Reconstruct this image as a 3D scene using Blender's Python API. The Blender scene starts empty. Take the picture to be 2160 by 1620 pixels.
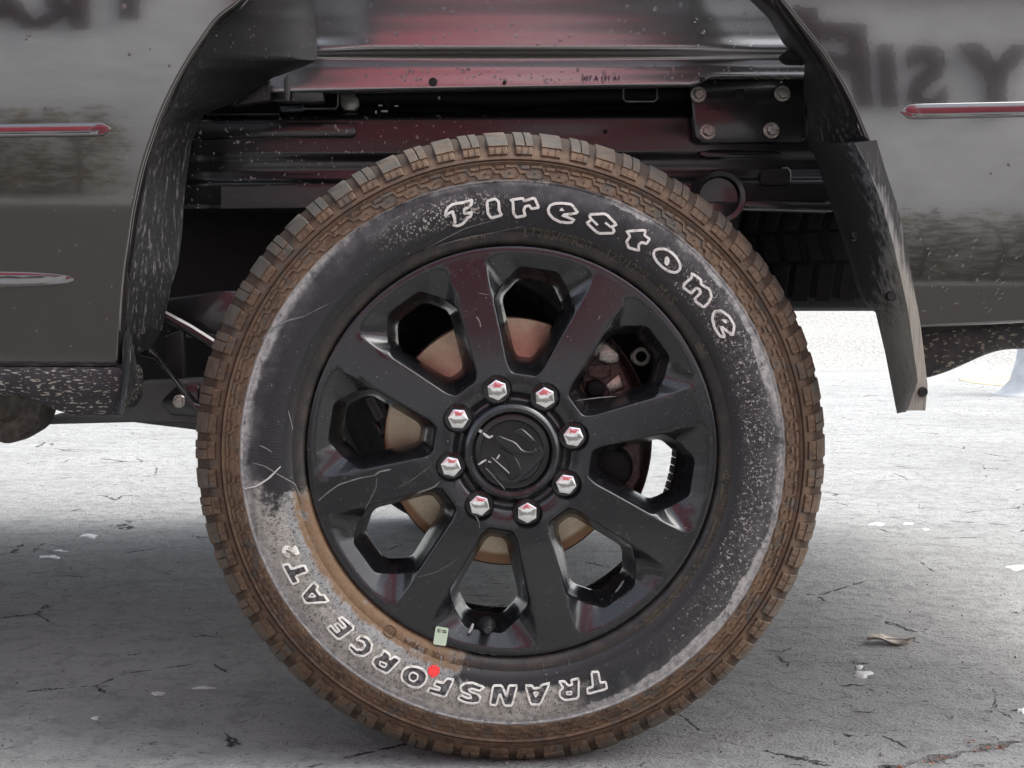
import bpy, bmesh, math, random
from mathutils import Vector, Matrix
from mathutils.geometry import delaunay_2d_cdt
R = math.radians
random.seed(7)
SC = bpy.context.scene
COL = SC.collection

# ------------------------------------------------------------------ camera, sky, sun, exposure
D, F, VX, VY, XC, CH = 1.6, 2560.0, 955.0, 655.0, -0.078, 0.60
WZ = 0.415                                   # wheel centre height
cam = bpy.data.cameras.new('camera'); camo = bpy.data.objects.new('camera', cam); COL.objects.link(camo)
camo.location = (XC, -D, CH); camo.rotation_euler = (R(90), 0, 0)
cam.sensor_width = 36; cam.lens = 36 * F / 2160
cam.shift_x = (1080 - VX) / 2160; cam.shift_y = -(810 - VY) / 2160
cam.clip_start = 0.05; cam.clip_end = 600
SC.camera = camo
SUN_EL, SUN_AZ = 50.0, 82.0                 # veiled sun, high beyond the tail of the truck
w = bpy.data.worlds.new('World'); SC.world = w; w.use_nodes = True
nt = w.node_tree; bg = nt.nodes['Background']
sky = nt.nodes.new('ShaderNodeTexSky'); sky.sky_type = 'NISHITA'; sky.sun_disc = False
sky.sun_elevation = R(SUN_EL); sky.sun_rotation = R(SUN_AZ); sky.dust_density = 4.0; sky.air_density = 1.0; sky.ozone_density = 1.0
hs = nt.nodes.new('ShaderNodeHueSaturation'); hs.inputs['Saturation'].default_value = 0.42      # overcast: the blue is veiled
nt.links.new(sky.outputs[0], hs.inputs['Color']); nt.links.new(hs.outputs[0], bg.inputs[0]); bg.inputs[1].default_value = 0.15
sl = bpy.data.lights.new('sun', 'SUN'); sl.energy = 1.05; sl.angle = R(45); sl.color = (1, 0.98, 0.95)
so = bpy.data.objects.new('sun', sl); COL.objects.link(so); so.location = (2, 8, 12)
sd = Vector((math.sin(R(SUN_AZ)) * math.cos(R(SUN_EL)), math.cos(R(SUN_AZ)) * math.cos(R(SUN_EL)), math.sin(R(SUN_EL))))
so.rotation_euler = (-sd).to_track_quat('-Z', 'Y').to_euler()
vs = SC.view_settings; vs.view_transform = 'Standard'; vs.look = 'None'; vs.gamma = 1; vs.use_curve_mapping = False
vs.exposure = 1.68
SC.cycles.max_bounces = 8; SC.cycles.diffuse_bounces = 4; SC.cycles.glossy_bounces = 4

# ------------------------------------------------------------------ helpers
def P(px, py, Y):
    "the point at depth Y that the photograph shows at pixel px, py"
    s = (Y + D) / F
    return Vector((XC + (px - VX) * s, Y, CH - (py - VY) * s))
def PG(px, py, z=0.0):
    d = (CH - z) * F / (py - VY)
    return Vector((XC + (px - VX) * d / F, d - D, z))
def zof(py, Y=0.0): return CH - (py - VY) * (Y + D) / F
def lerp(a, b, t): return a + (b - a) * t
def table(tb, x):
    if x <= tb[0][0]: return tb[0][1]
    for (a, b), (c, d) in zip(tb, tb[1:]):
        if x <= c: return b + (d - b) * (x - a) / (c - a)
    return tb[-1][1]
def smoothtable(tb, x):
    if x <= tb[0][0]: return tb[0][1]
    for (a, b), (c, d) in zip(tb, tb[1:]):
        if x <= c:
            t = (x - a) / (c - a); t = t * t * (3 - 2 * t); return b + (d - b) * t
    return tb[-1][1]
def link(name, me, mat, parent=None, loc=(0, 0, 0), rot=(0, 0, 0)):
    o = bpy.data.objects.new(name, me); COL.objects.link(o)
    if mat is not None and not me.materials: me.materials.append(mat)
    o.location = loc; o.rotation_euler = rot
    if parent is not None: o.parent = parent
    return o
def smooth_mesh(me, ang=35):
    if ang is None: return
    for p in me.polygons: p.use_smooth = True
    me.set_sharp_from_angle(angle=R(ang))
class MB:
    def __init__(s): s.v = []; s.f = []
    def add(s, vs, fs):
        n = len(s.v); s.v += [tuple(v) for v in vs]; s.f += [tuple(i + n for i in f) for f in fs]
    def box(s, c, h, rot=None):
        vs = []
        for x in (-1, 1):
            for y in (-1, 1):
                for z in (-1, 1):
                    v = Vector((x * h[0], y * h[1], z * h[2]))
                    if rot is not None: v = rot @ v
                    vs.append(v + Vector(c))
        s.add(vs, [(0, 1, 3, 2), (4, 6, 7, 5), (0, 4, 5, 1), (2, 3, 7, 6), (0, 2, 6, 4), (1, 5, 7, 3)])
    def grid(s, rows, flip=False, wrap=False):
        n, m = len(rows), len(rows[0]); fs = []
        for i in range(n - 1):
            for j in range(m if wrap else m - 1):
                a, b, c, d = i * m + j, i * m + (j + 1) % m, (i + 1) * m + (j + 1) % m, (i + 1) * m + j
                fs.append((a, d, c, b) if flip else (a, b, c, d))
        s.add([v for r in rows for v in r], fs)
    def lathe(s, prof, n=64, c=(0, 0, 0), flip=False):
        "profile of (radius, y) turned about the Y axis through c"
        rows = [[(c[0] + r * math.cos(2 * math.pi * k / n), c[1] + y, c[2] + r * math.sin(2 * math.pi * k / n)) for k in range(n)] for r, y in prof]
        s.grid(rows, flip, True)
    def tube(s, pts, rad, n=8, closed=False):
        pts = [Vector(p) for p in pts]; rows = []; up = Vector((0.13, 0.9, 0.4)).normalized(); L = len(pts)
        for i, p in enumerate(pts):
            a = pts[(i - 1) % L] if (closed or i) else p
            b = pts[(i + 1) % L] if (closed or i < L - 1) else p
            t = (b - a).normalized(); u = t.cross(up).normalized(); v = t.cross(u)
            rr = rad[i] if isinstance(rad, (list, tuple)) else rad
            rows.append([p + (u * math.cos(2 * math.pi * k / n) + v * math.sin(2 * math.pi * k / n)) * rr for k in range(n)])
        if closed: rows.append(rows[0])
        s.grid(rows, False, True)
        if not closed:
            m = len(s.v); s.f.append(tuple(range(m - n, m))); s.f.append(tuple(range(m - n * L, m - n * L + n)))
    def mesh(s, name, ang=35, merge=1e-5, normals=True):
        bm = bmesh.new(); bv = [bm.verts.new(v) for v in s.v]
        for f in s.f:
            if len(set(f)) >= 3:
                try: bm.faces.new([bv[i] for i in f])
                except ValueError: pass
        if merge: bmesh.ops.remove_doubles(bm, verts=bm.verts[:], dist=merge)
        if normals: bmesh.ops.recalc_face_normals(bm, faces=bm.faces[:])
        me = bpy.data.meshes.new(name); bm.to_mesh(me); bm.free()
        smooth_mesh(me, ang)
        return me
    def build(s, name, mat, parent=None, ang=35, merge=1e-5, loc=(0, 0, 0), rot=(0, 0, 0), normals=True):
        return link(name, s.mesh(name, ang, merge, normals), mat, parent, loc, rot)
def prism_bm(pts, y0, y1, bev, seg=2):
    "pts are world XZ pairs at y0; extruded straight back to y1, every edge bevelled"
    bm = bmesh.new()
    a = [bm.verts.new((p[0], y0, p[1])) for p in pts]; b = [bm.verts.new((p[0], y1, p[1])) for p in pts]
    n = len(pts)
    bm.faces.new(a); bm.faces.new(b[::-1])
    for i in range(n): bm.faces.new((a[i], b[i], b[(i + 1) % n], a[(i + 1) % n]))
    bmesh.ops.recalc_face_normals(bm, faces=bm.faces[:])
    if bev: bmesh.ops.bevel(bm, geom=bm.edges[:] + bm.verts[:], offset=bev, segments=seg, affect='EDGES', profile=0.5, clamp_overlap=True)
    return bm
def prism(name, px, Y0, Y1, mat, parent, bev=0.002, ang=40):
    pts = [(P(x, y, Y0).x, P(x, y, Y0).z) for x, y in px]
    bm = prism_bm(pts, Y0, Y1, bev); me = bpy.data.meshes.new(name); bm.to_mesh(me); bm.free(); smooth_mesh(me, ang)
    return link(name, me, mat, parent)
def boxo(name, x0, x1, y0, y1, z0, z1, mat, parent, bev=0.004):
    bm = prism_bm([(x0, z0), (x1, z0), (x1, z1), (x0, z1)], y0, y1, bev); me = bpy.data.meshes.new(name); bm.to_mesh(me); bm.free(); smooth_mesh(me, 40)
    return link(name, me, mat, parent)
def thing(name, label, cat, loc=(0, 0, 0), group=None):
    o = bpy.data.objects.new(name, None); COL.objects.link(o); o.location = loc
    o['label'] = label; o['category'] = cat
    if group: o['group'] = group
    o.empty_display_size = 0.1
    return o
def tag(o, label, cat, group=None):
    o['label'] = label; o['category'] = cat
    if group: o['group'] = group
    return o
def text_mesh(txt, size, ext=0.0, off=0.0, res=3):
    cu = bpy.data.curves.new('txt', 'FONT'); cu.body = txt; cu.size = size; cu.extrude = ext; cu.offset = off; cu.resolution_u = res
    cu.align_x = 'CENTER'; cu.align_y = 'CENTER'
    o = bpy.data.objects.new('txt', cu); COL.objects.link(o)
    dg = bpy.context.evaluated_depsgraph_get(); me = bpy.data.meshes.new_from_object(o.evaluated_get(dg))
    bpy.data.objects.remove(o); bpy.data.curves.remove(cu)
    return me

# ------------------------------------------------------------------ procedural materials
class G:
    def __init__(s, name):
        s.m = bpy.data.materials.new(name); s.m.use_nodes = True; s.nt = s.m.node_tree
        s.b = s.nt.nodes['Principled BSDF']
        s.geo = s.nt.nodes.new('ShaderNodeNewGeometry'); s.pos = s.geo.outputs['Position']
    def _set(s, sock, v):
        if hasattr(v, 'node'): s.nt.links.new(v, sock)
        elif v is not None:
            if sock.type == 'RGBA' and len(v) == 3: v = (*v, 1)
            sock.default_value = v
    def math(s, op, a, b=None, c=None):
        n = s.nt.nodes.new('ShaderNodeMath'); n.operation = op
        for i, v in enumerate((a, b, c)): s._set(n.inputs[i], v)
        return n.outputs[0]
    def add(s, a, b): return s.math('ADD', a, b)
    def sub(s, a, b): return s.math('SUBTRACT', a, b)
    def mul(s, *a):
        r = a[0]
        for x in a[1:]: r = s.math('MULTIPLY', r, x)
        return r
    def mx(s, a, b): return s.math('MAXIMUM', a, b)
    def inv(s, a): return s.math('SUBTRACT', 1.0, a)
    def step(s, x, a, b):
        "smooth 0..1 while x goes a..b"
        n = s.nt.nodes.new('ShaderNodeMapRange'); n.interpolation_type = 'SMOOTHSTEP'
        s._set(n.inputs['Value'], x)
        rev = (not hasattr(a, 'node')) and (not hasattr(b, 'node')) and a > b
        if rev: a, b = b, a
        s._set(n.inputs['From Min'], a); s._set(n.inputs['From Max'], b)
        n.inputs['To Min'].default_value = 1 if rev else 0; n.inputs['To Max'].default_value = 0 if rev else 1
        return n.outputs['Result']
    def band(s, x, a, b, e): return s.mul(s.step(x, a - e, a + e), s.step(x, b + e, b - e))
    def sep(s, v):
        n = s.nt.nodes.new('ShaderNodeSeparateXYZ'); s._set(n.inputs[0], v); return n.outputs
    def comb(s, x, y, z):
        n = s.nt.nodes.new('ShaderNodeCombineXYZ')
        for i, v in enumerate((x, y, z)): s._set(n.inputs[i], v)
        return n.outputs[0]
    def vscale(s, v, sc, off=(0, 0, 0)):
        n = s.nt.nodes.new('ShaderNodeVectorMath'); n.operation = 'MULTIPLY_ADD'
        s._set(n.inputs[0], v); n.inputs[1].default_value = sc; n.inputs[2].default_value = off
        return n.outputs[0]
    def noise(s, scale, detail=3, rough=0.55, vec=None, dist=0.0):
        n = s.nt.nodes.new('ShaderNodeTexNoise'); s._set(n.inputs['Vector'], s.pos if vec is None else vec)
        n.inputs['Scale'].default_value = scale; n.inputs['Detail'].default_value = detail
        n.inputs['Roughness'].default_value = rough; n.inputs['Distortion'].default_value = dist
        return n.outputs['Fac']
    def vor(s, scale, feature='F1', vec=None, rnd=1.0, out='Distance'):
        n = s.nt.nodes.new('ShaderNodeTexVoronoi'); n.feature = feature; s._set(n.inputs['Vector'], s.pos if vec is None else vec)
        n.inputs['Scale'].default_value = scale; n.inputs['Randomness'].default_value = rnd
        return n.outputs[out]
    def mix(s, f, a, b):
        n = s.nt.nodes.new('ShaderNodeMix'); n.data_type = 'RGBA'
        s._set(n.inputs[0], f); s._set(n.inputs[6], a); s._set(n.inputs[7], b)
        return n.outputs[2]
    def bump(s, h, strength=0.5, dist=0.001, normal=None):
        n = s.nt.nodes.new('ShaderNodeBump'); n.inputs['Strength'].default_value = strength; n.inputs['Distance'].default_value = dist
        s._set(n.inputs['Height'], h)
        if normal is not None: s._set(n.inputs['Normal'], normal)
        return n.outputs[0]
    def out(s, color=None, rough=None, metal=None, normal=None, coat=None, coat_rough=None, spec=None, coat_normal=None):
        for k, v in (('Base Color', color), ('Roughness', rough), ('Metallic', metal), ('Normal', normal), ('Coat Weight', coat),
                     ('Coat Roughness', coat_rough), ('Specular IOR Level', spec), ('Coat Normal', coat_normal)):
            if v is not None: s._set(s.b.inputs[k], v)
        return s.m
def simple(name, col, rough=0.5, metal=0.0, var=0.15, scale=30, coat=0.0, bump=0.0):
    g = G(name); n = g.noise(scale, 4)
    c = g.mix(g.step(n, 0.3, 0.7), tuple(x * (1 - var) for x in col), tuple(min(1, x * (1 + var)) for x in col))
    return g.out(c, rough, metal, g.bump(n, bump, 0.001) if bump else None, coat)

# dark grey metallic car paint under clear coat
g = G('grey_metallic_paint')
fl = g.noise(900, 1); peel = g.noise(110, 2); wav = g.noise(16, 3, vec=g.vscale(g.pos, (0.5, 1, 1.6)))
dust = g.step(g.noise(420, 2), 0.70, 0.78)
c = g.mix(fl, (0.128, 0.122, 0.120), (0.185, 0.177, 0.174)); c = g.mix(g.mul(dust, 0.35), c, (0.35, 0.34, 0.3))
pn = g.bump(g.add(g.mul(peel, 0.30), g.mul(wav, 0.5)), 0.045, 0.0008)
MP = g.out(c, 0.075, 0.9, pn, 1.0, 0.02, coat_normal=pn)
# satin black wheel paint
g = G('satin_black_wheel_paint')
gr = g.noise(700, 2); du = g.step(g.noise(24, 6, 0.75, dist=1.2), 0.52, 0.80); sp = g.step(g.noise(330, 2), 0.70, 0.74)
pz = g.sep(g.pos); scr = g.step(g.noise(5, 2, vec=g.vscale(g.pos, (60, 60, 9))), 0.70, 0.78)
c = g.mix(g.mul(du, 0.28), (0.010, 0.0105, 0.0125), (0.07, 0.07, 0.07)); c = g.mix(g.mul(sp, 0.45), c, (0.35, 0.35, 0.34)); c = g.mix(g.mul(scr, 0.06), c, (0.3, 0.3, 0.3))
MW = g.out(c, g.add(0.24, g.mul(du, 0.2)), 0.0, g.bump(gr, 0.08, 0.0004), 0.35, 0.12, 0.5)

# tyre rubber with its mud, dust and chalk
def rubber(name, lugs=False):
    g = G(name); xyz = g.sep(g.pos); x = xyz[0]; z = g.sub(xyz[2], WZ)
    r = g.math('SQRT', g.add(g.mul(x, x), g.mul(z, z)))
    an = g.mul(g.math('ARCTAN2', z, x), 57.29578)                       # -180..180, 0 to the right, 90 up
    n1 = g.noise(38, 5, 0.65); n2 = g.noise(160, 4, 0.6); n3 = g.noise(600, 2); nbig = g.noise(9, 3)
    nw = g.add(g.mul(g.sub(n1, 0.5), 0.022), g.mul(g.sub(n2, 0.5), 0.010))
    rn = g.add(r, nw)
    polar = g.comb(g.mul(an, 1.0), g.mul(r, 220.0), 0.0)
    hatch = g.noise(1.0, 3, 0.7, vec=g.comb(g.mul(an, 6.0), g.mul(r, 160.0), 0.0))
    black = g.mix(n2, (0.010, 0.0105, 0.012), (0.020, 0.021, 0.024))
    # brown haze near the bead
    c = g.mix(g.mul(g.step(rn, 0.300, 0.278), 0.35, g.step(n1, 0.3, 0.7)), black, (0.11, 0.085, 0.055))
    # fine pale specks, thickest on the right
    right = g.mul(g.step(an, -75, -20), g.step(an, 75, 35))
    zone = g.band(r, 0.300, 0.345, 0.008)
    spk = g.step(g.noise(230, 3, 0.7, dist=0.6), g.sub(0.69, g.mul(right, zone, 0.115)), g.sub(0.72, g.mul(right, zone, 0.115)))
    spk = g.mul(spk, g.step(rn, 0.362, 0.35))
    smear = g.mul(right, zone, g.step(g.noise(1.0, 4, 0.75, vec=g.comb(g.mul(an, 3.0), g.mul(r, 90.0), 0.0), dist=1.5), 0.42, 0.75), 0.38)
    c = g.mix(smear, c, (0.26, 0.255, 0.24))
    leftsp = g.mul(g.step(an, 88, 100), g.step(an, 128, 108), g.step(g.noise(300, 2, dist=0.5), 0.56, 0.60), g.band(r, 0.308, 0.34, 0.008))
    c = g.mix(g.mul(g.mx(spk, leftsp), 0.85), c, (0.40, 0.385, 0.34))
    # chalk dust ring just inside the mud
    gaps = g.inv(g.mul(g.step(an, 62, 72), g.step(an, 92, 84), g.step(n1, 0.38, 0.5)))
    wide = g.add(g.add(0.338, g.mul(g.step(nbig, 0.35, 0.65), 0.007)), g.mul(g.step(an, 45, 75), g.step(an, 150, 115), 0.0075))
    soft = g.add(0.002, g.mul(g.step(g.noise(6, 2), 0.42, 0.60), 0.012))
    chalk = g.mul(g.step(g.add(r, g.mul(nw, g.step(nbig, 0.3, 0.6))), wide, g.add(wide, soft)), gaps)
    haze = g.mul(g.step(rn, 0.318, 0.345), g.step(n1, 0.25, 0.7), 0.30)
    c = g.mix(haze, c, (0.20, 0.20, 0.20))
    chc = g.mix(g.step(n2, 0.35, 0.65), (0.24, 0.245, 0.24), (0.42, 0.41, 0.385)); chc = g.mix(g.step(n3, 0.6, 0.75), chc, (0.16, 0.16, 0.17))
    chalk = g.mul(chalk, g.step(g.noise(75, 5, 0.75, dist=1.0), 0.30, 0.46))
    c = g.mix(g.mul(chalk, 0.92), c, chc)
    # lower left: dust over the whole side wall, broken by dark crackle
    a360 = g.math('MODULO', g.add(an, 360.0), 360.0); an2 = g.add(a360, g.mul(g.sub(n1, 0.5), 26.0))
    sect = g.mul(g.step(an2, 189, 194), g.step(an2, 291, 279), g.step(rn, 0.352, 0.342))
    # to the right of 256 degrees the inner part has been wiped clean
    wipe = g.mul(g.step(an2, 252, 257), g.step(rn, 0.316, 0.308))
    sect = g.mul(sect, g.inv(wipe))
    crk = g.step(hatch, 0.38, 0.46); crk2 = g.step(g.noise(260, 4, 0.7, dist=1.0), 0.37, 0.44)
    dustm = g.mul(sect, g.mx(g.mul(crk, crk2), g.mul(g.step(n1, 0.5, 0.6), 0.8)))
    dc = g.mix(g.step(n2, 0.3, 0.7), (0.30, 0.29, 0.25), (0.46, 0.445, 0.40)); dc = g.mix(g.mul(g.step(rn, 0.312, 0.302), 0.8), dc, (0.30, 0.31, 0.31))
    c = g.mix(g.mul(dustm, 0.92), c, dc)
    inn = g.mul(sect, g.step(rn, 0.298, 0.291), g.step(n1, 0.25, 0.42))
    c = g.mix(inn, c, g.mix(n2, (0.13, 0.075, 0.04), (0.24, 0.165, 0.10)))
    # red-brown mud on shoulder and outer wall
    mud = g.step(g.add(r, g.mul(g.sub(n2, 0.5), 0.006)), 0.3545, 0.3575)
    mc = g.mix(g.step(n1, 0.3, 0.72), (0.068, 0.043, 0.028), (0.175, 0.110, 0.066)); mc = g.mix(g.step(n2, 0.35, 0.75), mc, (0.165, 0.117, 0.080))
    mc = g.mix(g.mul(g.step(n3, 0.58, 0.75), 0.6), mc, (0.06, 0.035, 0.02))
    bare = g.mul(g.step(g.noise(26, 5, 0.75, dist=0.6), 0.53, 0.62), 0.85)
    topw = g.mul(g.step(an, 40, 70), g.step(an, 178, 140))
    lug = g.mul(g.step(r, 0.4025, 0.406), g.add(g.mul(topw, 0.55), g.mul(g.step(g.noise(17, 4), 0.38, 0.62), 0.6 if lugs else 0.1)))
    greyc = g.mix(n1, (0.050, 0.049, 0.045), (0.135, 0.128, 0.108))
    mc = g.mix(g.mx(bare, lug), mc, greyc)
    if not lugs: mc = g.mix(g.mul(g.step(r, 0.394, 0.406), 0.75), mc, (0.040, 0.026, 0.018))  # mud between the lugs, with the shade of the gaps painted in
    mc = g.mix(g.mul(g.step(g.math('ABSOLUTE', g.sub(r, 0.3835)), 0.0045, 0.002), 0.55), mc, (0.055, 0.03, 0.02))
    c = g.mix(mud, c, mc)
    tread = g.step(xyz[1], 0.05, 0.075)
    c = g.mix(g.mul(tread, 0.75), c, (0.035, 0.033, 0.030))
    dirt = g.mx(mud, g.mx(dustm, chalk))
    ro = g.add(0.42, g.mul(dirt, 0.45))
    ribs = g.mul(g.math('SINE', g.mul(an, 18.0)), g.band(r, 0.300, 0.342, 0.003), 0.25)
    h = g.add(g.add(g.mul(n2, 0.5), g.mul(n3, 0.25)), g.add(g.mul(dirt, 0.7), ribs))
    return g.out(c, ro, 0.0, g.bump(h, 0.55, 0.0011), spec=0.4)
MR = rubber('muddy_tyre_rubber'); MRL = rubber('worn_tread_rubber', True)
g = G('white_letter_rubber'); n = g.noise(120, 4); c = g.mix(g.step(n, 0.50, 0.70), (0.74, 0.73, 0.68), (0.36, 0.34, 0.29)); c = g.mix(g.step(g.noise(500, 3), 0.62, 0.7), c, (0.14, 0.13, 0.12)); MWL = g.out(c, 0.6)
MLF = simple('dusty_letter_face', (0.075, 0.075, 0.075), 0.55, var=0.9, scale=170, bump=0.4)
MRB = simple('bare_black_rubber', (0.016, 0.016, 0.017), 0.6, var=0.3, scale=60)

# black plastics and frame enamel with spatter
def spatter(name, base, dust, rough, scale, stretch, lo, amount=0.9, fade=None, coat=0.0, streak=None, film=0.0, metal=0.0):
    g = G(name); v = g.vscale(g.pos, stretch)
    n = g.noise(scale, 2, 0.5, vec=v); den = g.noise(7, 3)
    m = g.step(n, g.sub(lo + 0.06, g.mul(den, 0.12)), g.sub(lo + 0.09, g.mul(den, 0.12)))
    if fade: m = g.mul(m, fade(g))
    c = g.mix(g.noise(60, 4), tuple(x * 0.8 for x in base), tuple(x * 1.25 for x in base))
    if film: c = g.mix(g.mul(g.step(g.noise(14, 5, 0.7), 0.4, 0.75), film), c, dust)
    if streak:
        st = g.noise(streak[0], 4, 0.7, vec=g.vscale(g.pos, streak[1]))
        sm = g.step(st, streak[2], streak[2] + 0.1)
        if len(streak) > 4: sm = g.mul(sm, streak[4](g))
        c = g.mix(g.mul(sm, streak[3]), c, tuple(x * 0.8 for x in dust))
    c = g.mix(g.mul(m, amount), c, dust)
    return g.out(c, g.add(rough, g.mul(m, 0.3)), metal, g.bump(g.add(m, g.mul(g.noise(300, 2), 0.3)), 0.3, 0.0008), coat, 0.12)
ML = spatter('wheel_well_plastic', (0.010, 0.010, 0.011), (0.20, 0.19, 0.18), 0.45, 200, (1, 1, 1), 0.69, 0.7,
             streak=(1, (300, 110, 22), 0.55, 0.8, lambda g: g.step(g.sep(g.pos)[2], 0.98, 0.80)))
MV = spatter('spattered_valance_plastic', (0.012, 0.012, 0.014), (0.30, 0.28, 0.24), 0.45, 300, (0.40, 1, 1.3), 0.60, 0.9, film=0.05)
MVR = spatter('spattered_rear_valance', (0.014, 0.014, 0.016), (0.24, 0.22, 0.165), 0.5, 240, (0.5, 1, 1.2), 0.60, 0.9, film=0.30)
MF = spatter('black_frame_enamel', (0.008, 0.008, 0.009), (0.42, 0.41, 0.40), 0.34, 150, (1, 1, 0.8), 0.67, 0.85,
             fade=lambda g: g.step(g.sep(g.pos)[0], 0.15, -0.15), coat=0.6)
MFG = spatter('grey_frame_enamel', (0.075, 0.075, 0.075), (0.30, 0.29, 0.27), 0.45, 200, (1, 1, 1), 0.68, 0.6)
MK = simple('black_underbody', (0.006, 0.006, 0.0065), 0.7)
MBK = simple('gloss_black_trim', (0.008, 0.008, 0.009), 0.27, coat=0.2)
# mud flap: beige dust that thickens towards the bottom
g = G('dusty_flap_plastic'); xyz = g.sep(g.pos)
st = g.noise(1, 5, 0.7, vec=g.vscale(g.pos, (230, 60, 16)))
at = g.nt.nodes.new('ShaderNodeAttribute'); at.attribute_name = 'dust'; low = at.outputs['Fac']
m = g.step(st, g.sub(0.62, g.mul(low, 0.50)), g.sub(0.95, g.mul(low, 0.46)))
dc = g.mix(g.step(xyz[2], 0.8, 0.6), (0.22, 0.23, 0.235), (0.255, 0.237, 0.20)); dc = g.mix(g.mul(g.step(g.noise(1, 4, 0.7, vec=g.vscale(g.pos, (420, 100, 22))), 0.46, 0.70), 0.55), dc, (0.10, 0.094, 0.08))
c = g.mix(g.mul(m, 0.9), (0.012, 0.012, 0.013), dc)
MFL = g.out(c, 0.7, 0, g.bump(st, 0.4, 0.001))

g = G('brake_disc_steel'); xyz = g.sep(g.pos); zz = g.sub(xyz[2], WZ + 0.012); rr = g.math('SQRT', g.add(g.mul(xyz[0], xyz[0]), g.mul(zz, zz)))
ring = g.noise(1, 3, vec=g.comb(g.mul(rr, 1500), 0, 0)); n = g.noise(25, 5); n2 = g.noise(500, 2)
c = g.mix(g.step(n, 0.3, 0.7), (0.46, 0.38, 0.28), (0.60, 0.53, 0.40)); c = g.mix(g.mul(g.step(ring, 0.5, 0.66), 0.4), c, (0.30, 0.22, 0.15)); c = g.mix(g.step(n2, 0.55, 0.7), c, (0.40, 0.31, 0.21)); c = g.mix(g.step(rr, 0.168, 0.175), c, (0.25, 0.15, 0.09))
MD = g.out(c, 0.38, 0.75, g.bump(ring, 0.2, 0.0004))
MCH = simple('chrome', (0.80, 0.80, 0.79), 0.13, 1.0, 0.03, 200)
MZ = simple('zinc_bolt', (0.50, 0.48, 0.44), 0.42, 0.9, 0.25, 300, bump=0.3)
MGV = simple('galvanised_bracket', (0.32, 0.32, 0.29), 0.4, 0.8, 0.3, 50)
MCI = simple('rough_cast_iron', (0.16, 0.12, 0.11), 0.65, 0.2, 0.4, 200, bump=0.6)
MRW = simple('rusty_iron', (0.075, 0.066, 0.056), 0.7, 0.1, 0.4, 90, bump=0.5)
MLW = simple('lead_weight', (0.16, 0.15, 0.14), 0.6, 0.3, 0.2, 200)
MST = simple('pale_green_sticker', (0.60, 0.74, 0.55), 0.5, var=0.05)
MIN = simple('black_ink', (0.02, 0.03, 0.02), 0.6)
MWP = simple('white_scuff_and_daylight', (0.52, 0.52, 0.50), 0.5, var=0.15, scale=300)
MRD = simple('red_paint_dot', (0.80, 0.045, 0.04), 0.5, var=0.25, scale=400)
MWS = simple('grey_scuff', (0.19, 0.19, 0.185), 0.7, var=0.25, scale=300)
# ground
g = G('weathered_concrete'); big = g.noise(1.1, 5, 0.6); mid = g.noise(22, 6, 0.7, dist=0.5); fine = g.noise(190, 4, 0.7)
stre = g.noise(8, 5, 0.65, vec=g.vscale(g.pos, (0.55, 1.3, 1)))
pit = g.step(g.noise(46, 5, 0.72, vec=g.vscale(g.pos, (0.7, 1.2, 1)), dist=0.8), 0.635, 0.69)
ce = g.vor(3.2, 'DISTANCE_TO_EDGE', vec=g.vscale(g.pos, (1, 1.15, 1)))
wob = g.mul(g.sub(g.noise(26, 4, 0.7), 0.5), 0.09)
crack = g.mul(g.step(g.math('ABSOLUTE', g.add(ce, wob)), 0.009, 0.002), g.step(g.noise(4.5, 3), 0.53, 0.60))
c = g.mix(g.step(big, 0.3, 0.7), (0.37, 0.375, 0.365), (0.46, 0.465, 0.455)); c = g.mix(g.mul(g.step(stre, 0.45, 0.7), 0.35), c, (0.22, 0.22, 0.22))
c = g.mix(g.mul(g.step(mid, 0.46, 0.66), 0.5), c, (0.22, 0.22, 0.215)); c = g.mix(g.mul(g.step(fine, 0.52, 0.68), 0.4), c, (0.18, 0.18, 0.175)); c = g.mix(g.step(g.noise(160, 2), 0.70, 0.74), c, (0.55, 0.55, 0.53))
pit2 = g.step(g.noise(120, 3, 0.7, vec=g.vscale(g.pos, (0.6, 1.2, 1)), dist=0.6), 0.60, 0.68); c = g.mix(g.mul(pit2, 0.6), c, (0.07, 0.068, 0.065))
c = g.mix(g.mul(pit, 0.75), c, (0.05, 0.048, 0.045)); c = g.mix(crack, c, (0.02, 0.019, 0.018))  # shading of the pits is put into the colour as dark spots
h = g.sub(g.add(g.mul(mid, 1.0), g.mul(fine, 0.6)), g.add(g.mul(g.add(pit, g.mul(pit2, 0.4)), 0.6), g.mul(crack, 1.0)))
MG = g.out(c, 0.85, 0, g.bump(h, 1.0, 0.020), spec=0.25)
g = G('pale_gravel'); n = g.vor(26, out='Color'); d = g.vor(26)
c = g.mix(n, (0.20, 0.197, 0.185), (0.32, 0.315, 0.295)); MAS = simple('dark_strip_surface', (0.055, 0.053, 0.048), 0.9, var=0.3, scale=40, bump=0.5)
MGR = g.out(c, 0.9, 0, g.bump(d, 0.7, 0.02))
MSA = simple('yellow_sand', (0.55, 0.42, 0.22), 0.9, var=0.2, scale=6, bump=0.4)
MPO = simple('post_concrete', (0.50, 0.51, 0.51), 0.8, var=0.1, scale=12)
g = G('pale_shop_wall'); a = g.noise(5, 5, 0.7, vec=g.vscale(g.pos, (1, 1, 3.2)), dist=0.8)
c = g.mix(g.step(a, 0.3, 0.7), (0.66, 0.66, 0.66), (0.90, 0.90, 0.89)); MWA = g.out(c, 0.7)
MMR = simple('maroon_letter', (0.035, 0.012, 0.022), 0.5)
MRE = simple('red_sheet_metal', (0.50, 0.075, 0.09), 0.45, var=0.2, scale=3)
MMF = simple('red_fascia', (0.60, 0.06, 0.10), 0.5, var=0.15, scale=2)
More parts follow.
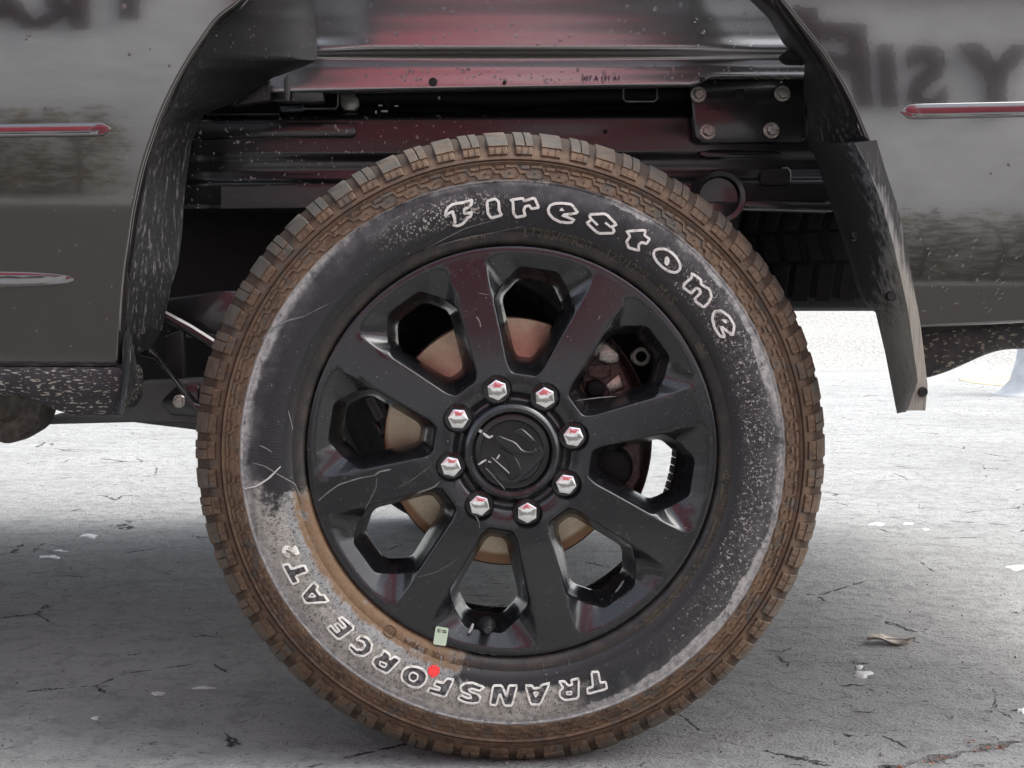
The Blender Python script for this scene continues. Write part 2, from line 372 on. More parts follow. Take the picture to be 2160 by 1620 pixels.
g = G('body_colour_undercoat'); fl = g.noise(700, 2); c = g.mix(fl, (0.30, 0.295, 0.30), (0.44, 0.435, 0.44)); MPI = g.out(c, 0.25, 0.9, g.bump(fl, 0.15, 0.0004))
g = G('olive_hedge_leaf'); n = g.noise(9, 3); c = g.mix(n, (0.10, 0.085, 0.040), (0.16, 0.132, 0.065)); MHE = g.out(c, 0.6)
MLE = simple('dry_leaf', (0.48, 0.45, 0.38), 0.7, var=0.25, scale=120, bump=0.5)
MLR = simple('red_leaf_litter', (0.22, 0.07, 0.035), 0.7, var=0.6, scale=90)
MSO = simple('joint_dirt', (0.03, 0.022, 0.018), 0.95, var=0.5, scale=150, bump=0.6)
# ------------------------------------------------------------------ ground
def struct(o): o['kind'] = 'structure'; return o
j0 = Vector(PG(1900, 1613)); j1 = Vector(PG(2160, 1559)); jd = (j1 - j0).normalized(); jn = Vector((jd.y, -jd.x, 0))   # towards the camera
def jline(t, off, z=0.0): p = j0 + jd * t + jn * off; return (p.x, p.y, z)
b = MB()
def wob(t, s): return 0.004 * math.sin(t * 61 + s) + 0.003 * math.sin(t * 143 + 2 * s)
ts = [-60] + [i * 0.012 - 0.9 for i in range(150)] + [60]
far = [jline(t, -0.006 + (wob(t, 1) if abs(t) < 5 else 0)) for t in ts]
near = [jline(t, 0.010 + (wob(t, 4) if abs(t) < 5 else 0)) for t in ts]
n = len(ts)
dn = Vector((-jn.x, -jn.y, 0)) * 160
b.grid([far, [(p[0] + dn.x, p[1] + dn.y, 0) for p in far]])
b.grid([near, [(p[0] - dn.x, p[1] - dn.y, 0) for p in near]])
b.grid([far, [(p[0], p[1], -0.03) for p in far]]); b.grid([near, [(p[0], p[1], -0.03) for p in near]])
pav = struct(b.build('pavement', MG, ang=30, normals=False))
b = MB(); b.grid([[(p[0], p[1], -0.018) for p in far], [(p[0], p[1], -0.018) for p in near]])
b.build('joint', MSO, pav)
b = MB()
rnd = random.Random(3)
for k in range(420):
    t = rnd.uniform(-0.25, 0.45); off = rnd.gauss(0.002, 0.007) + (rnd.uniform(0, 0.02) if rnd.random() < 0.12 else 0)
    c = Vector(jline(t, off, -0.012 if -0.008 < off < 0.012 else 0.0012)); sz = rnd.uniform(0.0012, 0.0045)
    M = Matrix.Rotation(rnd.uniform(0, 6.3), 3, 'Z') @ Matrix.Rotation(rnd.gauss(0, 0.45), 3, 'X')
    q = [M @ Vector((sz * a, sz * 0.55 * e, sz * 0.25 * (a * a - 0.5))) for a, e in ((-1, 0), (-0.3, -1), (0.5, -0.8), (1, 0), (0.4, 0.9), (-0.4, 0.8))]
    b.add([c + v + Vector((0, 0, 0.004)) for v in q], [(0, 1, 2, 3, 4, 5)])
o = b.build('leaf_litter', MLR, None, ang=None, merge=0); o['kind'] = 'stuff'; o['label'] = 'reddish dry leaf crumbs caught in the pavement joint'; 
# chalky white spots on the concrete
def blob(px, py, w, h, seed, nn=18):
    r_ = random.Random(seed); ph = [r_.uniform(0, 6.3) for _ in range(4)]; am = [r_.uniform(0.05, 0.22) for _ in range(4)]
    out = []
    for k in range(nn):
        a = 2 * math.pi * k / nn; q = 1 + sum(m * math.sin((i + 2) * a + p) for i, (m, p) in enumerate(zip(am, ph)))
        out.append(PG(px + w * q * math.cos(a), py + h * q * math.sin(a), 0.0))
    return out
for i, (px, py, w_, h_) in enumerate([(187, 1131, 20, 4), (105, 1176, 22, 4), (125, 1163, 14, 2.5), (333, 1464, 12, 4), (429, 1452, 20, 2.5), (200, 1516, 8, 2.5),
        (1850, 1106, 18, 3), (1915, 1105, 10, 2), (1951, 1117, 8, 2), (2148, 1197, 25, 5), (1819, 1423, 20, 7), (1812, 1408, 8, 4), (2155, 1500, 10, 5),
        ]):
    pts = blob(px, py, w_, h_, i); b = MB(); n = len(pts); c = sum(pts, Vector()) / n
    top = [p.lerp(c, 0.12) + Vector((0, 0, 0.0016)) for p in pts]
    b.add([*pts, *top, c + Vector((0, 0, 0.002))], [(k, (k + 1) % n, n + (k + 1) % n, n + k) for k in range(n)] + [(n + k, n + (k + 1) % n, 2 * n) for k in range(n)])
    b.build('paint_spot', MWP, pav, ang=60)
# open, dark breaks in the slab
def ribbon(pts, ws):
    L, Rr = [], []
    for i, p in enumerate(pts):
        a = pts[max(0, i - 1)]; c = pts[min(len(pts) - 1, i + 1)]; d = (c - a).normalized(); nrm = Vector((-d.y, d.x, 0))
        L.append(p + nrm * ws[i]); Rr.append(p - nrm * ws[i])
    return L, Rr
for i, pl in enumerate([[(118, 1217), (135, 1214), (168, 1215), (176, 1220)], [(1620, 1371), (1650, 1374), (1672, 1366)], [(1640, 1380), (1650, 1395), (1680, 1398)], [(1788, 1395), (1815, 1400), (1835, 1398)],
        [(1770, 1447), (1800, 1444), (1830, 1446)], [(1790, 1497), (1815, 1502), (1855, 1503)], [(450, 1400), (470, 1412), (482, 1420)], [(266, 1381), (282, 1382), (298, 1376)], [(2130, 1500), (2150, 1497), (2170, 1492)],
        [(1085, 1600), (1110, 1603)], [(1775, 1546), (1790, 1552), (1805, 1550)], [(1856, 1550), (1880, 1558), (1915, 1578)], [(470, 1346), (430, 1340), (400, 1342)], [(2060, 985), (2100, 990), (2108, 987)],
        [(940, 1250), (985, 1255), (1030, 1257), (1095, 1258)], [(800, 1163), (830, 1155), (850, 1148)]]):
    r_ = random.Random(i); pts = []
    for (a, c) in zip(pl, pl[1:]):
        for k in range(5): pts.append(PG(lerp(a[0], c[0], k / 5) + r_.uniform(-2, 2), lerp(a[1], c[1], k / 5) + r_.uniform(-1.2, 1.2), 0.0008))
    pts.append(PG(*pl[-1], 0.0008)); nn = len(pts)
    L, Rr = ribbon(pts, [0.0027 * math.sin(math.pi * (k + 0.4) / nn) * r_.uniform(0.5, 1.3) for k in range(nn)])
    b = MB(); b.grid([L, Rr]); b.build('crack', MSO, pav, ang=None)
b = MB(); b.grid([[(x, y, 0.004) for x in (-40, -10, 0, 10, 40)] for y in (-3.5, -1.15)]); struct(b.build('reflected_dark_strip', MAS, normals=False))  # unseen dark strip, added to darken what the lower body panels mirror
# loose grit lying on the slab
b = MB(); rnd = random.Random(77)
for k in range(550):
    py = rnd.uniform(1180, 1625); p = PG(rnd.uniform(-60, 2230), py, 0.0); s_ = abs(rnd.gauss(0, 0.0011)) + 0.0006
    M = Matrix.Rotation(rnd.uniform(0, 6), 3, 'Z') @ Matrix.Rotation(rnd.uniform(0, 6), 3, 'X')
    b.add([p + Vector((0, 0, s_ * 0.5)) + M @ (Vector(v) * s_ * rnd.uniform(0.6, 1.2)) for v in ((1, 0, 0), (-1, 0, 0), (0, 1, 0), (0, -1, 0), (0, 0, 1), (0, 0, -1))], [(0, 2, 4), (2, 1, 4), (1, 3, 4), (3, 0, 4), (2, 0, 5), (1, 2, 5), (3, 1, 5), (0, 3, 5)])
gt = b.build('grit', simple('grit_stone', (0.22, 0.21, 0.19), 0.8, var=0.7, scale=300), pav, ang=None, merge=0); gt['kind'] = 'stuff'
# gravel bank, sand and concrete post behind
b = MB(); rows = []
for j in range(24):
    yy = 10.6 + j * 0.5
    rows.append([(xx * 1.0, yy + 0.35 * math.sin(xx * 0.45), max(-0.002, 0.004 + (j - 1) * 0.055 + 0.03 * math.sin(xx * 1.7 + j))) if j else (xx, yy + 0.35 * math.sin(xx * 0.45), -0.02) for xx in range(-40, 41)])
b.grid(rows); struct(b.build('gravel_bank', MGR, ang=60, normals=False))
sp = [PG(x, y, 0.004) for x, y in ((2022, 800), (2060, 797), (2110, 793), (2160, 788), (2230, 786), (2230, 822), (2150, 816), (2100, 812), (2060, 808))]
b = MB(); c = sum(sp, Vector()) / len(sp); b.add([*sp, c, *[p - Vector((0, 0, 0.01)) for p in sp]], [(k, (k + 1) % 9, 9) for k in range(9)] + [(k, (k + 1) % 9, 10 + (k + 1) % 9, 10 + k) for k in range(9)])
struct(b.build('sand_patch', MSA))
pb = PG(2190, 832)
b = MB(); q = [(0.30, 0.0), (0.25, 0.03), (0.19, 0.10), (0.15, 0.22), (0.125, 0.4), (0.12, 1.1), (0.10, 1.14), (0.0, 1.15)]
rows = [[(r_ * math.cos(k * math.pi / 16), r_ * math.sin(k * math.pi / 16), z_) for k in range(32)] for r_, z_ in q]
b.grid(rows, False, True)
tag(b.build('concrete_post', MPO, None, loc=pb), 'pale concrete post with a flared foot beyond the rear of the truck', 'post')
# curled dry leaf
pl = PG(1880, 1358); b = MB(); rows = []
for i in range(13):
    t = i / 12; row = []
    wd = 0.019 * math.sin(math.pi * (0.04 + 0.92 * t)) ** 0.7
    for k in range(7):
        u = (k / 6 - 0.5) * 2
        row.append(((t - 0.5) * 0.078 + 0.003 * u, u * wd * 1.0, 0.003 + 0.006 * u * u + 0.004 * math.sin(t * 7) + 0.003 * abs(t - 0.5) + (0.004 if abs(u) < 0.2 else 0)))
    rows.append(row)
b.grid(rows); rr = [[(x, y, z - 0.0008) for x, y, z in r_] for r_ in rows]; b.grid(rr, True)
lf = b.build('dry_leaf', MLE, None, ang=50, merge=0, loc=(pl.x, pl.y, 0), rot=(0, 0, R(-12)))
tag(lf, 'curled pale dry leaf lying on the concrete right of the tyre', 'leaf')
b = MB(); b.tube([(-0.042, 0.0, 0.006), (-0.01, 0, 0.0085), (0.02, 0.001, 0.009), (0.048, 0.003, 0.004)], [0.0013, 0.001, 0.0008, 0.0005], 6)
b.build('stem', MRW, lf)

# ------------------------------------------------------------------ shop front and hedges across from the truck (seen in the paint)
shop = thing('shop_building', 'pale shop front with dark maroon letters mirrored in the truck paint', 'building', (0, -5.0, 0))
def sbox(name, x0, x1, y0, y1, z0, z1, mat): return boxo(name, x0, x1, y0 + 5.0, y1 + 5.0, z0, z1, mat, shop, 0.01)
sbox('wall', -9, 9, -5.0, -4.5, 0, 2.16, MWA)
sbox('fascia', -9, 9, -5.0, -4.44, 2.165, 3.10, MWA); sbox('red_sign_board', -1.9, 0.25, -4.438, -4.41, 2.20, 3.9, MMF); sbox('red_sign_board', 0.75, 2.1, -4.438, -4.41, 2.20, 3.9, MMF)
sbox('red_sign_board', 2.15, 6.0, -4.438, -4.41, 2.20, 3.3, MMF); sbox('red_sign_board', -6.0, -1.95, -4.438, -4.41, 2.20, 3.3, MMF)
sbox('white_board', 0.26, 0.74, -4.438, -4.41, 2.20, 3.9, MWA)
sbox('roof', -9, 9, -7.0, -4.40, 3.105, 3.2, MWA)
sh = sbox('red_shutter', -1.15, 1.25, -4.498, -4.46, 0.95, 2.155, MRE)
for k in range(11):
    boxo('slat', -1.12, 1.22, 0.545, 0.556, 0.97 + k * 0.1, 1.05 + k * 0.1, MRE, sh, 0.004).parent = sh
for ch, X, Z, sz in (('Y', 2.60, 1.72, 0.50), ('S', 2.24, 1.72, 0.47), ('I', 2.02, 1.72, 0.45), ('F', 1.80, 1.76, 0.62), ('R', 1.52, 1.86, 0.55),
                     ('R', -1.98, 1.80, 0.46), ('A', -2.28, 1.80, 0.46), ('R', -2.60, 1.80, 0.46), ('T', -1.66, 1.9, 0.5)):
    me = text_mesh(ch, sz, 0.02, 0.018); link('sign_letter', me, MMR, shop, (X, 0.525, Z - 0.03), (R(90), 0, R(180)))
def hedge(x0, x1, label):
    r_ = random.Random(int(x0 * 10)); o = thing('hedge', label, 'hedge', ((x0 + x1) / 2, -4.0, 0), 'hedges in front of the shop')
    b = MB()
    for k in range(5200):
        c = Vector((r_.uniform(x0, x1) - (x0 + x1) / 2, r_.uniform(-0.25, 0.25), r_.uniform(0.03, 0.80) + 0.05 * math.sin(k * 0.37)))
        M = Matrix.Rotation(r_.uniform(0, 6.3), 3, 'Z') @ Matrix.Rotation(r_.uniform(-1.2, 1.2), 3, 'X'); s_ = r_.uniform(0.025, 0.05)
        b.add([c + M @ Vector(v) * s_ for v in ((-1, 0, 0), (0, -0.5, 0.1), (1, 0, 0), (0, 0.5, 0.1))], [(0, 1, 2, 3)])
    f = b.build('foliage', MHE, o, ang=None, merge=0); f['kind'] = 'stuff'
    b = MB()
    for k in range(int((x1 - x0) / 0.4)): xx = x0 + 0.2 + k * 0.4 - (x0 + x1) / 2; b.tube([(xx, 0, 0), (xx + 0.03, 0.02, 0.4), (xx - 0.02, 0, 0.7)], [0.02, 0.014, 0.006], 6)
    b.build('stem', MRW, o)
hedge(-6.0, -1.6, 'olive hedge at the front end of the truck, below the shop letters')
hedge(1.4, 6.0, 'olive hedge at the rear end of the truck, below the shop letters')
# ------------------------------------------------------------------ the truck
truck = thing('pickup_truck', 'dark grey pickup truck with a muddy black wheel, seen at its rear wheel arch', 'pickup truck')
# ---- tyre
WC = Vector((0, 0, WZ))
SIDE = [(0.2705, 0.008), (0.274, -0.001), (0.278, -0.0055), (0.284, -0.0075), (0.2885, -0.0078), (0.290, -0.0100), (0.300, -0.0145), (0.315, -0.018), (0.330, -0.019), (0.343, -0.0175), (0.3525, -0.0145),
        (0.3545, -0.0155), (0.358, -0.0145), (0.366, -0.0115), (0.376, -0.0065), (0.3785, -0.0085), (0.3805, -0.0100), (0.3822, -0.0062), (0.3838, -0.0088), (0.3860, -0.0075), (0.3875, -0.0025), (0.393, 0.0005), (0.401, 0.008),
        (0.4115, 0.0170), (0.4200, 0.0305), (0.4245, 0.046)]
def yside(r): return table(SIDE, r)
def squash(p):
    "flatten what would sink into the ground; p is relative to the wheel centre"
    d = -p[2]
    if d <= 0.392: return p
    d2 = d if d < 0.404 else 0.404 + 0.0107 * (1 - math.exp(-(d - 0.404) / 0.0088))
    k = 1 + (d - 0.392) * 0.12
    return (p[0] * k, p[1] - (d - 0.392) * (0.14 if p[1] < 0.12 else -0.14), -min(d2, 0.4146))
prof = SIDE + [(0.4252, 0.060), (0.4185, 0.064), (0.4185, 0.066), (0.4285, 0.067), (0.4305, 0.088), (0.4305, 0.091), (0.421, 0.092), (0.421, 0.098), (0.431, 0.099), (0.4315, 0.120), (0.431, 0.141), (0.421, 0.142),
               (0.421, 0.148), (0.4305, 0.149), (0.4305, 0.152), (0.4285, 0.173), (0.4185, 0.174), (0.4185, 0.176), (0.4252, 0.18)]
prof += [(r, 0.24 - y) for r, y in SIDE[::-1]]
b = MB(); b.lathe(prof, 288); b.v = [squash(v) for v in b.v]
tyre = b.build('tyre', MR, truck, ang=32, loc=WC)
# shoulder blocks
NB = 70
def block_mesh(half, kind, skew, ang0=None):
    "two-stepped shoulder lug around angle 0 (along +X); ang0 bakes the position in and squashes it"
    low = [(0.3895, 0.001), (0.3915, -0.0035), (0.398, 0.000), (0.4035, 0.0055)]
    up = [(0.4035, 0.0032), (0.4108, 0.0118), (0.4172, 0.0228), (0.4232, 0.0345), (0.4270, 0.0460), (0.4282, 0.0635)]
    bmv = MB()
    def pt(r, y, a): return (r * math.cos(a), y, r * math.sin(a))
    def shell(pf, a0, a1, sk, inset):
        segs = 3; rows = []
        base = [(r - 0.009, y + 0.011) for r, y in pf]
        n = len(pf)
        for i, (r, y) in enumerate(pf):
            t = i / (n - 1); s_ = sk * t
            rows.append([pt(base[i][0], base[i][1], a0 + s_)] + [pt(r - (0.0006 if k in (0, segs) else 0), y + (0.0005 if k in (0, segs) else 0), lerp(a0 + 0.0006, a1 - 0.0006, (0, 0.05, 0.95, 1)[k]) + s_) for k in range(segs + 1)] + [pt(base[i][0], base[i][1], a1 + s_)])
        bmv.grid(rows)
        m = len(rows[0]); st = len(bmv.v) - m * n
        bmv.f.append(tuple(st + k for k in range(m))); bmv.f.append(tuple(st + (n - 1) * m + k for k in range(m))[::-1])
    w_ = half
    shell(low, -w_ * 0.92, w_ * 0.98, 0.0, 0)
    if kind == 'A': shell(up, -w_, w_, skew, 0)
    else:
        shell(up, -w_, -0.0011 - w_ * 0.1, skew, 0); shell(up, 0.0011 - w_ * 0.1, w_, skew, 0)
    # moulded fins on the lower step
    for q in (-0.45, 0.25):
        a = q * w_; bmv.add([pt(0.3925, -0.0022, a), pt(0.402, 0.0040, a), pt(0.402, 0.0022, a + 0.0006), pt(0.3925, -0.0050, a + 0.0006), pt(0.3925, -0.0022, a + 0.0016), pt(0.402, 0.0040, a + 0.0016)],
                            [(0, 1, 2, 3), (3, 2, 5, 4)])
    if ang0 is not None:
        M = Matrix.Rotation(-ang0, 3, 'Y'); bmv.v = [squash(tuple(M @ Vector(v))) for v in bmv.v]
    return bmv.mesh('tread_block', 30, 1e-6)
vari = [(0.0335, 'A', 0.010), (0.0300, 'B', 0.010), (0.0315, 'A', 0.006), (0.0310, 'B', 0.012)]
shared = [block_mesh(*v) for v in vari]
seq = [0, 1, 0, 1, 2, 1, 0, 3]
rnd = random.Random(11)
for k in range(NB):
    a = 2 * math.pi * k / NB + rnd.uniform(-0.003, 0.003); v = seq[k % len(seq)]
    aa = math.degrees(a) % 360
    if 240 < aa < 300: link('tread_block', block_mesh(*vari[v], ang0=a), MRL, tyre)
    else: link('tread_block', shared[v], MRL, tyre, rot=(0, -a, 0))
# inboard shoulder: same lugs, out of sight, joined
b = MB()
for k in range(NB):
    a = 2 * math.pi * k / NB
    for (r0, y0, r1, y1) in ((0.405, 0.232, 0.427, 0.205), (0.427, 0.205, 0.429, 0.178)):
        q = [(r0, y0), (r1, y1), (r1 - 0.012, y1 - 0.0), (r0 - 0.012, y0 - 0.008)]
        vs_ = [squash((r * math.cos(a + s_ * 0.027), y, r * math.sin(a + s_ * 0.027))) for s_ in (-1, 1) for r, y in q]
        b.add(vs_, [(0, 1, 2, 3), (7, 6, 5, 4), (0, 4, 5, 1), (1, 5, 6, 2), (2, 6, 7, 3), (3, 7, 4, 0)])
o = b.build('inner_shoulder_blocks', MR, tyre, ang=30); o['kind'] = 'stuff'
# stepped ridges moulded into the outer side wall
def ridge_mesh(ang0=None):
    b = MB(); da = 2 * math.pi / NB
    path = [(-0.46, 0.3745), (-0.02, 0.3745), (0.10, 0.3665), (0.32, 0.3665), (0.42, 0.3600), (0.86, 0.3600)]
    bars = [path, [(0.16, 0.3735), (0.48, 0.3735)]]
    for pa, hw in ((bars[0], 0.0017), (bars[1], 0.0022)):
        L = [(r + hw, q * da) for q, r in pa]; Rr = [(r - hw, q * da) for q, r in pa]
        def pt(r, a, h): return (r * math.cos(-a), yside(r) - h, r * math.sin(-a))
        rows = [[pt(l[0] + 0.0008, l[1], -0.001), pt(l[0], l[1], 0.0022), pt(q[0], q[1], 0.0022), pt(q[0] - 0.0008, q[1], -0.001)] for l, q in zip(L, Rr)]
        b.grid(rows); m = len(b.v); n = len(rows) * 4; b.f.append((m - n, m - n + 1, m - n + 2, m - n + 3)); b.f.append((m - 1, m - 2, m - 3, m - 4))
    for q, r in ((-0.3, 0.3655), (0.55, 0.371), (0.0, 0.3605)):
        b.box((r * math.cos(-q * da), yside(r) - 0.0012, r * math.sin(-q * da)), (0.0008, 0.002, 0.0008))
    if ang0 is not None:
        M = Matrix.Rotation(-ang0, 3, 'Y'); b.v = [squash(tuple(M @ Vector(v))) for v in b.v]
    return b.mesh('sidewall_ridge', 25, 1e-6)
sm = ridge_mesh()
for k in range(NB):
    a = 2 * math.pi * (k + 0.3) / NB; link('sidewall_ridge', sm, MR, tyre, rot=(0, -a, 0))
# radial vent whiskers left from the mould
b = MB(); rnd = random.Random(5)
for k in range(210):
    a = rnd.uniform(0, 2 * math.pi); r = rnd.choice((0.360, 0.367, 0.374, 0.395, 0.400)); l_ = rnd.uniform(0.003, 0.007)
    p = Vector((r * math.cos(a), yside(r) - 0.003, r * math.sin(a)))
    b.tube([p, p + Vector((rnd.uniform(-0.001, 0.001), -l_ * 0.5, l_ * 0.7))], 0.00032, 4)
b.v = [squash(v) for v in b.v]
o = b.build('mould_whiskers', simple('pale_mud_rubber', (0.30, 0.22, 0.15), 0.8), tyre, ang=None, merge=0); o['kind'] = 'stuff'
# ---- lettering on the side wall, traced where it stands
def onside(px, py, lift):
    Y = -0.015
    for _ in range(5):
        p = P(px, py, Y); r = math.hypot(p.x, p.z - WZ); Y = yside(r)
    p = P(px, py, Y); return Vector((p.x, Y - lift, p.z - WZ))
def chaikin(pts, q=0.14, closed=True):
    out = []; n = len(pts)
    for i in range(n if closed else n - 1):
        a, c = pts[i], pts[(i + 1) % n]
        out += [(lerp(a[0], c[0], q), lerp(a[1], c[1], q)), (lerp(a[0], c[0], 1 - q), lerp(a[1], c[1], 1 - q))]
    if not closed: out = [pts[0]] + out[1:-1] + [pts[-1]]
    return out
def strip(b, pts, w_, lift=0.0013, closed=True, curve=False, put=onside, taper=False):
    pts = chaikin(pts, 0.25 if curve else 0.12, closed)
    if curve: pts = chaikin(pts, 0.25, closed)
    dd = []
    for i, p in enumerate(pts):                      # subdivide long runs so that the strip follows the wall
        dd.append(p)
        if i == len(pts) - 1 and not closed: break
        q = pts[(i + 1) % len(pts)]; L = math.hypot(q[0] - p[0], q[1] - p[1]); m = int(L // 10)
        for k in range(1, m + 1): dd.append((lerp(p[0], q[0], k / (m + 1)), lerp(p[1], q[1], k / (m + 1))))
    pts = dd; n = len(pts); rows = []
    for i, p in enumerate(pts):
        a = pts[i - 1] if (closed or i) else p; c = pts[(i + 1) % n] if (closed or i < n - 1) else p
        d1 = Vector((p[0] - a[0], p[1] - a[1])); d2 = Vector((c[0] - p[0], c[1] - p[1]))
        if d1.length < 1e-6: d1 = d2
        if d2.length < 1e-6: d2 = d1
        d1.normalize(); d2.normalize(); t = d1 + d2
        t = d2 if t.length < 1e-3 else t.normalized(); nr = Vector((-t.y, t.x)); m = 1 / max(0.6, abs(nr.dot(Vector((-d2.y, d2.x)))))
        h = w_ / 2 * m
        if not closed and taper: h *= 0.25 + 0.75 * math.sin(math.pi * (i + 0.5) / n) ** 0.6 * (0.8 + 0.2 * math.sin(i * 1.7))
        rows.append([put(p[0] + nr.x * q, p[1] + nr.y * q, l_) for q, l_ in ((h * 1.12, -0.0006), (h * 0.85, lift), (-h * 0.85, lift), (-h * 1.12, -0.0006))])
    if closed: rows.append(rows[0])
    b.grid(rows)
    if not closed:
        m = len(b.v); b.f.append((m - 1, m - 2, m - 3, m - 4)); b.f.append((m - n * 4, m - n * 4 + 1, m - n * 4 + 2, m - n * 4 + 3))
def patch(b, pts, lift, put=onside):
    n = len(pts); cx = sum(p[0] for p in pts) / n; cy = sum(p[1] for p in pts) / n
    b.add([put(*p, -0.0005) for p in pts] + [put(*p, lift) for p in pts] + [put(cx, cy, lift)],
          [(k, (k + 1) % n, n + (k + 1) % n, n + k) for k in range(n)] + [(n + k, n + (k + 1) % n, 2 * n) for k in range(n)])
def T(o, s, pts): return [(o[0] + x / s, o[1] + y / s) for x, y in pts]
A_, B_, C_, D_, E_, F_ = ((930, 400), 9.818), ((1140, 410), 9.818), ((1360, 510), 7.362), ((560, 1130), 6.232), ((720, 1330), 7.714), ((940, 1390), 6.0)
Z2 = ((900, 260), 4.32)
ell = lambda cx, cy, a, c, n=14, t=0: [(cx + a * math.cos(k * 2 * math.pi / n) * math.cos(t) - c * math.sin(k * 2 * math.pi / n) * math.sin(t), cy + a * math.cos(k * 2 * math.pi / n) * math.sin(t) + c * math.sin(k * 2 * math.pi / n) * math.cos(t)) for k in range(n)]
LET = [  # frame, outline, curve, inner filled patch
    (A_, [(640, 215), (560, 245), (450, 272), (330, 288), (230, 312), (150, 372), (108, 440), (92, 550), (150, 495), (250, 452), (252, 520), (285, 600), (292, 680), (262, 738), (340, 752), (430, 722), (505, 660), (545, 588), (610, 562), (632, 475), (560, 492), (492, 500), (478, 440), (490, 400), (570, 368), (630, 310)], 0, None, []),
    (A_, [(955, 242), (1120, 190), (1195, 255), (1205, 430), (1255, 530), (1045, 590), (970, 490)], 0, None, []),
    (A_, [(1455, 215), (1690, 182), (1725, 237), (1935, 172), (2025, 370), (1880, 398), (1830, 332), (1745, 350), (1715, 430), (1745, 540), (1560, 575), (1500, 480), (1492, 260)], 0, None, []),
    (B_, [(640, 208), (775, 385), (440, 430), (690, 525), (650, 580), (560, 590), (400, 570), (260, 500), (180, 405), (155, 320), (200, 232), (300, 192), (450, 185)], 0, [(440, 275), (500, 345), (380, 345)], []),
    (B_, [(1355, 402), (1570, 625), (1480, 672), (1525, 760), (1495, 805), (1190, 810), (960, 595), (1055, 525), (1015, 455), (1045, 418)], 0, None, [[(1060, 520), (1185, 640)], [(1340, 585), (1475, 690)]]),
    (Z2, [(1825, 985), (1990, 975), (1985, 1022), (2030, 1055), (2002, 1098), (1958, 1085), (1928, 1112), (1932, 1160), (1840, 1135), (1820, 1080), (1852, 1032)], 0, None, []),
    (C_, [(225, 112), (330, 115), (450, 190), (540, 320), (555, 420), (490, 482), (370, 462), (240, 372), (155, 262), (130, 180), (160, 130)], 1, ell(343, 300, 40, 72), []),
    (C_, [(735, 495), (870, 590), (872, 660), (1000, 740), (1035, 840), (1000, 930), (918, 1020), (790, 930), (782, 880), (868, 790), (848, 738), (800, 718), (720, 800), (600, 712), (612, 650), (728, 562)], 0, None, []),
    (C_, [(1090, 1082), (1190, 1075), (1310, 1160), (1390, 1300), (1362, 1458), (1180, 1310), (1240, 1478), (1170, 1468), (1085, 1340), (1048, 1200), (1060, 1120)], 0, [(1190, 1205), (1265, 1205), (1270, 1275), (1225, 1255)], []),
    (F_, [(1845, 165), (1930, 160), (1955, 300), (2025, 290), (2040, 375), (1800, 440), (1790, 370), (1865, 350)], 0, None, []),
    (F_, [(1435, 285), (1500, 280), (1550, 335), (1600, 325), (1590, 265), (1685, 245), (1680, 495), (1510, 520), (1445, 475), (1442, 405), (1487, 362)], 0, None, [[(1530, 415), (1595, 410), (1590, 445), (1535, 448), (1530, 415)]]),
    (F_, [(1010, 335), (1090, 335), (1112, 370), (1190, 365), (1217, 325), (1315, 305), (1200, 570), (1075, 575)], 0, None, [[(1115, 425), (1175, 420), (1140, 480), (1115, 425)]]),
    (F_, [(600, 335), (710, 335), (770, 480), (800, 335), (905, 335), (840, 588), (745, 588), (685, 430), (640, 582), (560, 578)], 0, None, []),
    (F_, [(485, 355), (430, 402), (330, 372), (292, 382), (310, 410), (400, 440), (440, 490), (418, 548), (340, 562), (240, 545), (155, 500), (190, 455), (280, 495), (325, 490), (305, 452), (205, 412), (185, 352), (240, 305), (340, 300)], 0, None, []),
    (E_, [(1395, 995), (1440, 928), (1590, 968), (1605, 928), (1505, 888), (1545, 825), (1655, 855), (1720, 778), (1830, 800), (1690, 1085)], 0, None, []),
    (E_, [(1170, 580), (1310, 612), (1400, 710), (1372, 842), (1270, 930), (1150, 922), (1020, 850), (970, 760), (998, 650), (1070, 595)], 1, None, [[(1180, 680), (1245, 722), (1240, 790), (1180, 830), (1115, 800), (1102, 740), (1130, 692), (1180, 680)]]),
    (E_, [(690, 322), (785, 385), (790, 470), (870, 422), (965, 475), (740, 705), (560, 610), (502, 522), (540, 442), (660, 395)], 0, None, [[(630, 500), (740, 542), (710, 602), (622, 562), (630, 500)]]),
    (E_, [(320, 80), (430, 122), (500, 222), (480, 340), (370, 415), (230, 398), (120, 282), (152, 222), (250, 312), (338, 312), (388, 250), (360, 182), (245, 140)], 0, None, []),
    (D_, [(810, 1215), (860, 1180), (940, 1270), (975, 1245), (908, 1172), (950, 1145), (1020, 1218), (1060, 1190), (962, 1088), (1010, 1070), (1175, 1215), (960, 1370)], 0, None, []),
    (D_, [(475, 790), (632, 610), (692, 668), (668, 710), (720, 780), (770, 778), (830, 868), (530, 890)], 0, None, [[(612, 752), (660, 800), (568, 805), (612, 752)]]),
    (D_, [(222, 390), (300, 372), (345, 440), (510, 387), (555, 475), (397, 530), (435, 608), (355, 640)], 0, None, []),
]
